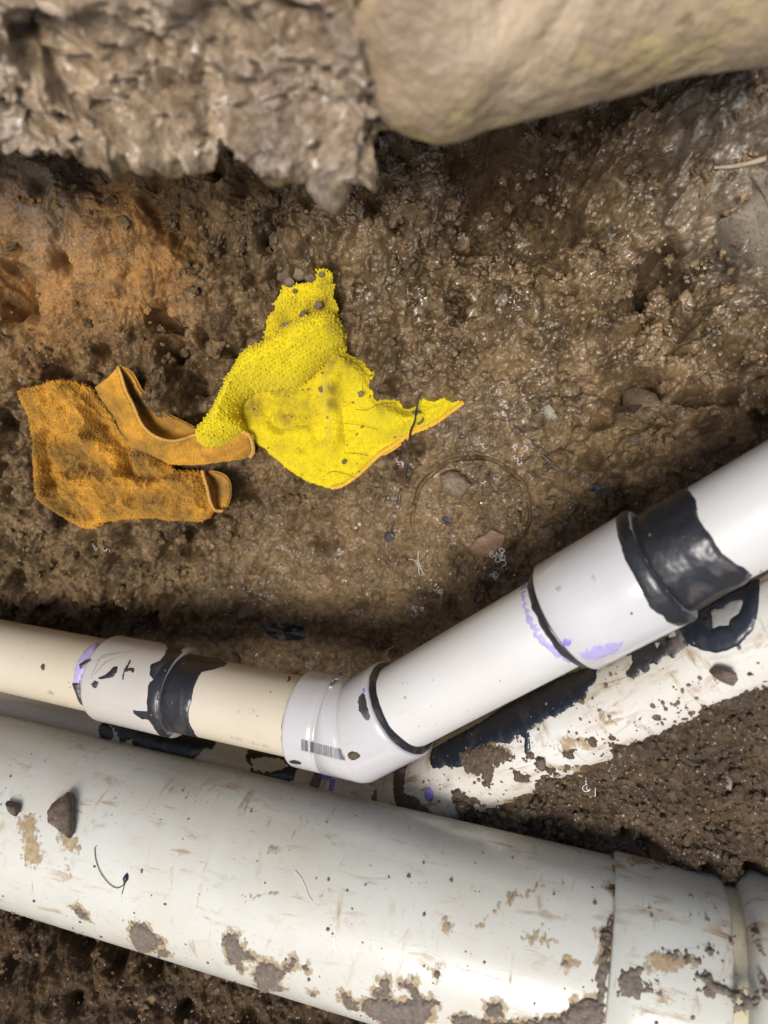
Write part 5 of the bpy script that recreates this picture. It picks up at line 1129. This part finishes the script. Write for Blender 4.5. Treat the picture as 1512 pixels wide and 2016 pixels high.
# crumbs and specks stuck to the pipes
def pipe_specks(c, r, u0, u1, n, thlo, thhi, seed, name, label, rmax=.0012, clump=None):
    rng = np.random.default_rng(seed); u = rng.uniform(u0, u1, n); th = rng.uniform(thlo, thhi, n)
    m = fbm2(u*40, th*c.r*40, 3, seed)
    k = m > (-.05 if clump is None else clump); u, th = u[k], th[k]; rr = .0003+rmax*rng.uniform(0, 1, len(u))**4
    return crumbs(name, c.pt(u, th, np.full(len(u), r)), rr, MCLOD, label, 'mud specks', seed, sub=1)
pipe_specks(cb, .07, cb.u_at(-150), cb.u_at(1200), 800, -1.35, 1.2, 41, 'mud_specks', 'fine mud specks stuck to the large pipe', .0014)
pipe_specks(cb, .0735, cb.u_at(1225), cb.u_at(1455), 260, -1.3, 1.0, 42, 'mud_specks', 'fine mud specks stuck to the coupling of the large pipe', .0016)
pipe_specks(cb, .082, cb.u_at(1500), cb.u_at(1600), 200, -1.3, 1.0, 47, 'mud_specks', 'fine mud specks stuck to the hub at the bottom right corner', .002)
pipe_specks(d2, .0337, d2.u_at(820), d2.u_at(1520), 700, -1.2, .6, 43, 'mud_specks', 'fine mud specks stuck to the lower muddy pipe', .0016)
pipe_specks(d1, .030, d1.u_at(0), d1.u_at(640), 140, -1.2, .6, 44, 'mud_specks', 'fine mud specks on the left half of the lower pipe', .0008)
pipe_specks(c1, .030, c1.u_at(0), c1.u_at(560), 60, -1.2, 1.2, 45, 'mud_specks', 'few fine mud specks on the left half of the upper pipe', .0004)
pipe_specks(c2, .0302, c2.u_at(800), c2.u_at(1500), 70, -1.2, 1.2, 46, 'mud_specks', 'few fine mud specks on the right half of the upper pipe', .0004)
# specks on the yellow rag
rg = np.random.default_rng(5); yy_ = []
for _ in range(2000):
    px, py = rg.uniform(380, 915), rg.uniform(526, 963)
    if sdpoly(np.array([px]), np.array([py]), YS)[0] > 3: yy_.append(XY(px, py, .0095))
    if len(yy_) > 110: break
crumbs('mud_specks', np.array(yy_), .0004+.0009*rg.uniform(0, 1, len(yy_))**3, MCLOD, 'fine mud specks scattered on the flat part of the yellow rag', 'mud specks', 8, sub=1)

# white plastic shavings strewn on the mud
sx = []; rs = np.random.default_rng(77)
while len(sx) < 230:
    px, py = rs.normal(880, 260), rs.normal(1130, 110)
    if 0 < px < 1500 and 880 < py < 1330:
        q_ = P(px, py, .64); z_ = gz(q_[0], q_[1])[0]; sx.append((q_[0], q_[1], z_+.0004))
crumbs('plastic_shavings', np.array(sx), .00022+.0007*rs.uniform(0, 1, len(sx))**3, LINT, 'tiny white plastic shavings strewn on the mud above the pipes', 'shavings', 9, sub=1)
# white lint: curled threads
def lint(px, py, w_, hgt, nst, label, seed, on=None, wig=1.):
    rg = np.random.default_rng(seed); root = empty('lint_thread'); tag(root, label, 'lint', 'white lint threads on the mud')
    for k in range(nst):
        a = rg.uniform(0, 6.28); cx_, cy_ = px+rg.uniform(-w_/2, w_/2)*.7, py+rg.uniform(-hgt/2, hgt/2)*.7; pts = []
        cv = rg.choice((-1, 1))*rg.uniform(.6, 1.3)*wig
        for i in range(rg.integers(6, 11)):
            q_ = (on or (lambda a_, b_, h_: onground(a_, b_, h_)))(cx_, cy_, .0012+.0012*rg.uniform()); pts.append(q_)
            a += cv+rg.uniform(-.5, .5)*wig; cv *= rg.choice((1, 1, 1, -1)); stp = (w_+hgt)/2*(.17 if wig > .5 else .22); cx_ += math.cos(a)*stp; cy_ += math.sin(a)*stp
        tube3('thread', pts, .00027, LINT, parent=root, n=44, nseg=5, seed=k)
    return root
hp_on = lambda a_, b_, h_: P(a_, b_, .5285-h_)
LN = [(705,1034,18,12,2,'curled white lint hook between the pipes and the yellow rag'), (662,1087,18,14,2,'small white lint curl left of the ring groove'), (195,1076,30,12,3,'flat white lint curl below the orange rag'),
 (982,1092,34,40,9,'largest tangle of white lint, just below the reddish stone'), (972,1140,12,26,3,'narrow tangle of white lint under the largest tangle'), (1024,890,34,20,3,'loose white lint threads above right of the ring groove'), (800,914,24,10,3,'white lint caught on the cement strand'),
 (845,1132,60,6,2,'long nearly straight white lint thread left of the largest tangle'), (872,1160,20,14,3,'angular white lint loop left above the bend'), (824,1200,20,22,4,'faint white lint squiggle above the bend'), (756,1268,30,18,2,'single wavy lint thread just above the bend'), (725,1170,8,12,1,'tiny white lint fleck far left of the tangle'),
 (1060,1150,8,8,1,'tiny white lint fleck by the big coupling'), (405,1090,8,6,1,'tiny white lint fleck below the orange rag end'), (1395,1035,8,8,1,'tiny white lint fleck near the coated joint')]
for i, (px, py, w_, hh, ns, lb) in enumerate(LN[:13]): lint(px, py, w_, hh, ns, lb, 900+i, wig=.25 if 'straight' in lb or 'single' in lb else 1.1)
lint(1158, 1540, 26, 34, 5, 'white lint lying on the dark soil heap', 930, hp_on); lint(1110, 1560, 14, 8, 2, 'small white lint left of the other lint on the soil heap', 931, lambda a_, b_, h_: P(a_, b_, .542-h_))
# roots, straw, hairs
tube3('root', [onground(300, 655, .004), onground(335, 652, .012), onground(372, 643, .012)], .0006, ROOT, label='black root sticking out of the hollow above the orange rag', cat='root', taper=True)
tube3('root', [onground(345, 625, .006), onground(358, 640, .012), onground(362, 662, .006)], .0005, ROOT, label='short curved root crossing the black one', cat='root', taper=True)
tube3('straw', [onground(1408, 330, .006), onground(1440, 328, .008), onground(1480, 320, .010), onground(1530, 305, .012)], lambda t: .0009+.0010*t, TWIG, label='pale straw stalk on the mud at the upper right edge', cat='straw')
for k, (pp, lb) in enumerate([([(850,806),(880,808),(910,800),(960,795)], 0), ]): pass
def hair(name, pts, r, label, cat, mat=ROOT): return tube3(name, pts, r, mat, label=label, cat=cat, n=60, nseg=5)
hc = lambda x, y, h=.0008: cb.hit(x, y, .07+h)[2]
hb_ = empty('cement_hair'); tag(hb_, 'curved dark cement thread ending in a drop, on the left of the large pipe', 'cement drip')
tube3('thread', [hc(x, y) for x, y in zp(0, 1500, .5, [(373,335),(375,375),(388,420),(408,455),(435,485),(462,497),(485,485),(495,465)])], .00028, MBLUEBLK, parent=hb_, n=60, nseg=6)
tube3('drop', [hc(x, y, .0005) for x, y in zp(0, 1500, .5, [(480,518),(488,490),(492,470),(498,450),(500,440)])], lambda t: .0003+.0017*np.exp(-((t-.72)/.22)**2), MBLUEBLK, parent=hb_, n=40)
hair('lint_thread', [hc(x, y) for x, y in zp(0, 1500, .5, [(1160,430),(1185,460),(1200,490),(1215,530),(1230,552)])], .0002, 'fine white thread on the middle of the large pipe', 'lint', LINT)
hair('hair', [XY(x, y, .0085) for x, y in Y4([(710,1095),(740,1080),(780,1085),(830,1100),(855,1110)])], .0002, 'short dark hair near the lowest corner of the yellow rag', 'hair')
hair('hair', [XY(x, y, .010) for x, y in Y4([(670,990),(760,985),(850,990),(920,1000)])], .00018, 'long thin hair across the lower part of the yellow rag', 'hair')
hair('hair', [XY(x, y, .013) for x, y in Y4([(860,770),(910,775),(960,750),(1000,742),(1060,738)])], .0002, 'thin hair under the torn edge of the yellow rag', 'hair')
hair('hair', [XY(x, y, .013) for x, y in Y4([(800,840),(880,850),(960,870),(1020,880)])], .00018, 'thin hair in the middle right of the yellow rag', 'hair')
tube3('root', [XY(x, y, h) for (x, y), h in zip(Y4([(1190,680),(1172,710),(1160,770),(1150,830),(1130,880),(1125,920)]), (.016, .017, .018, .022, .014, .006))], .0008, ROOT, label='black root crossing the torn right corner of the yellow rag', cat='root', taper=True)
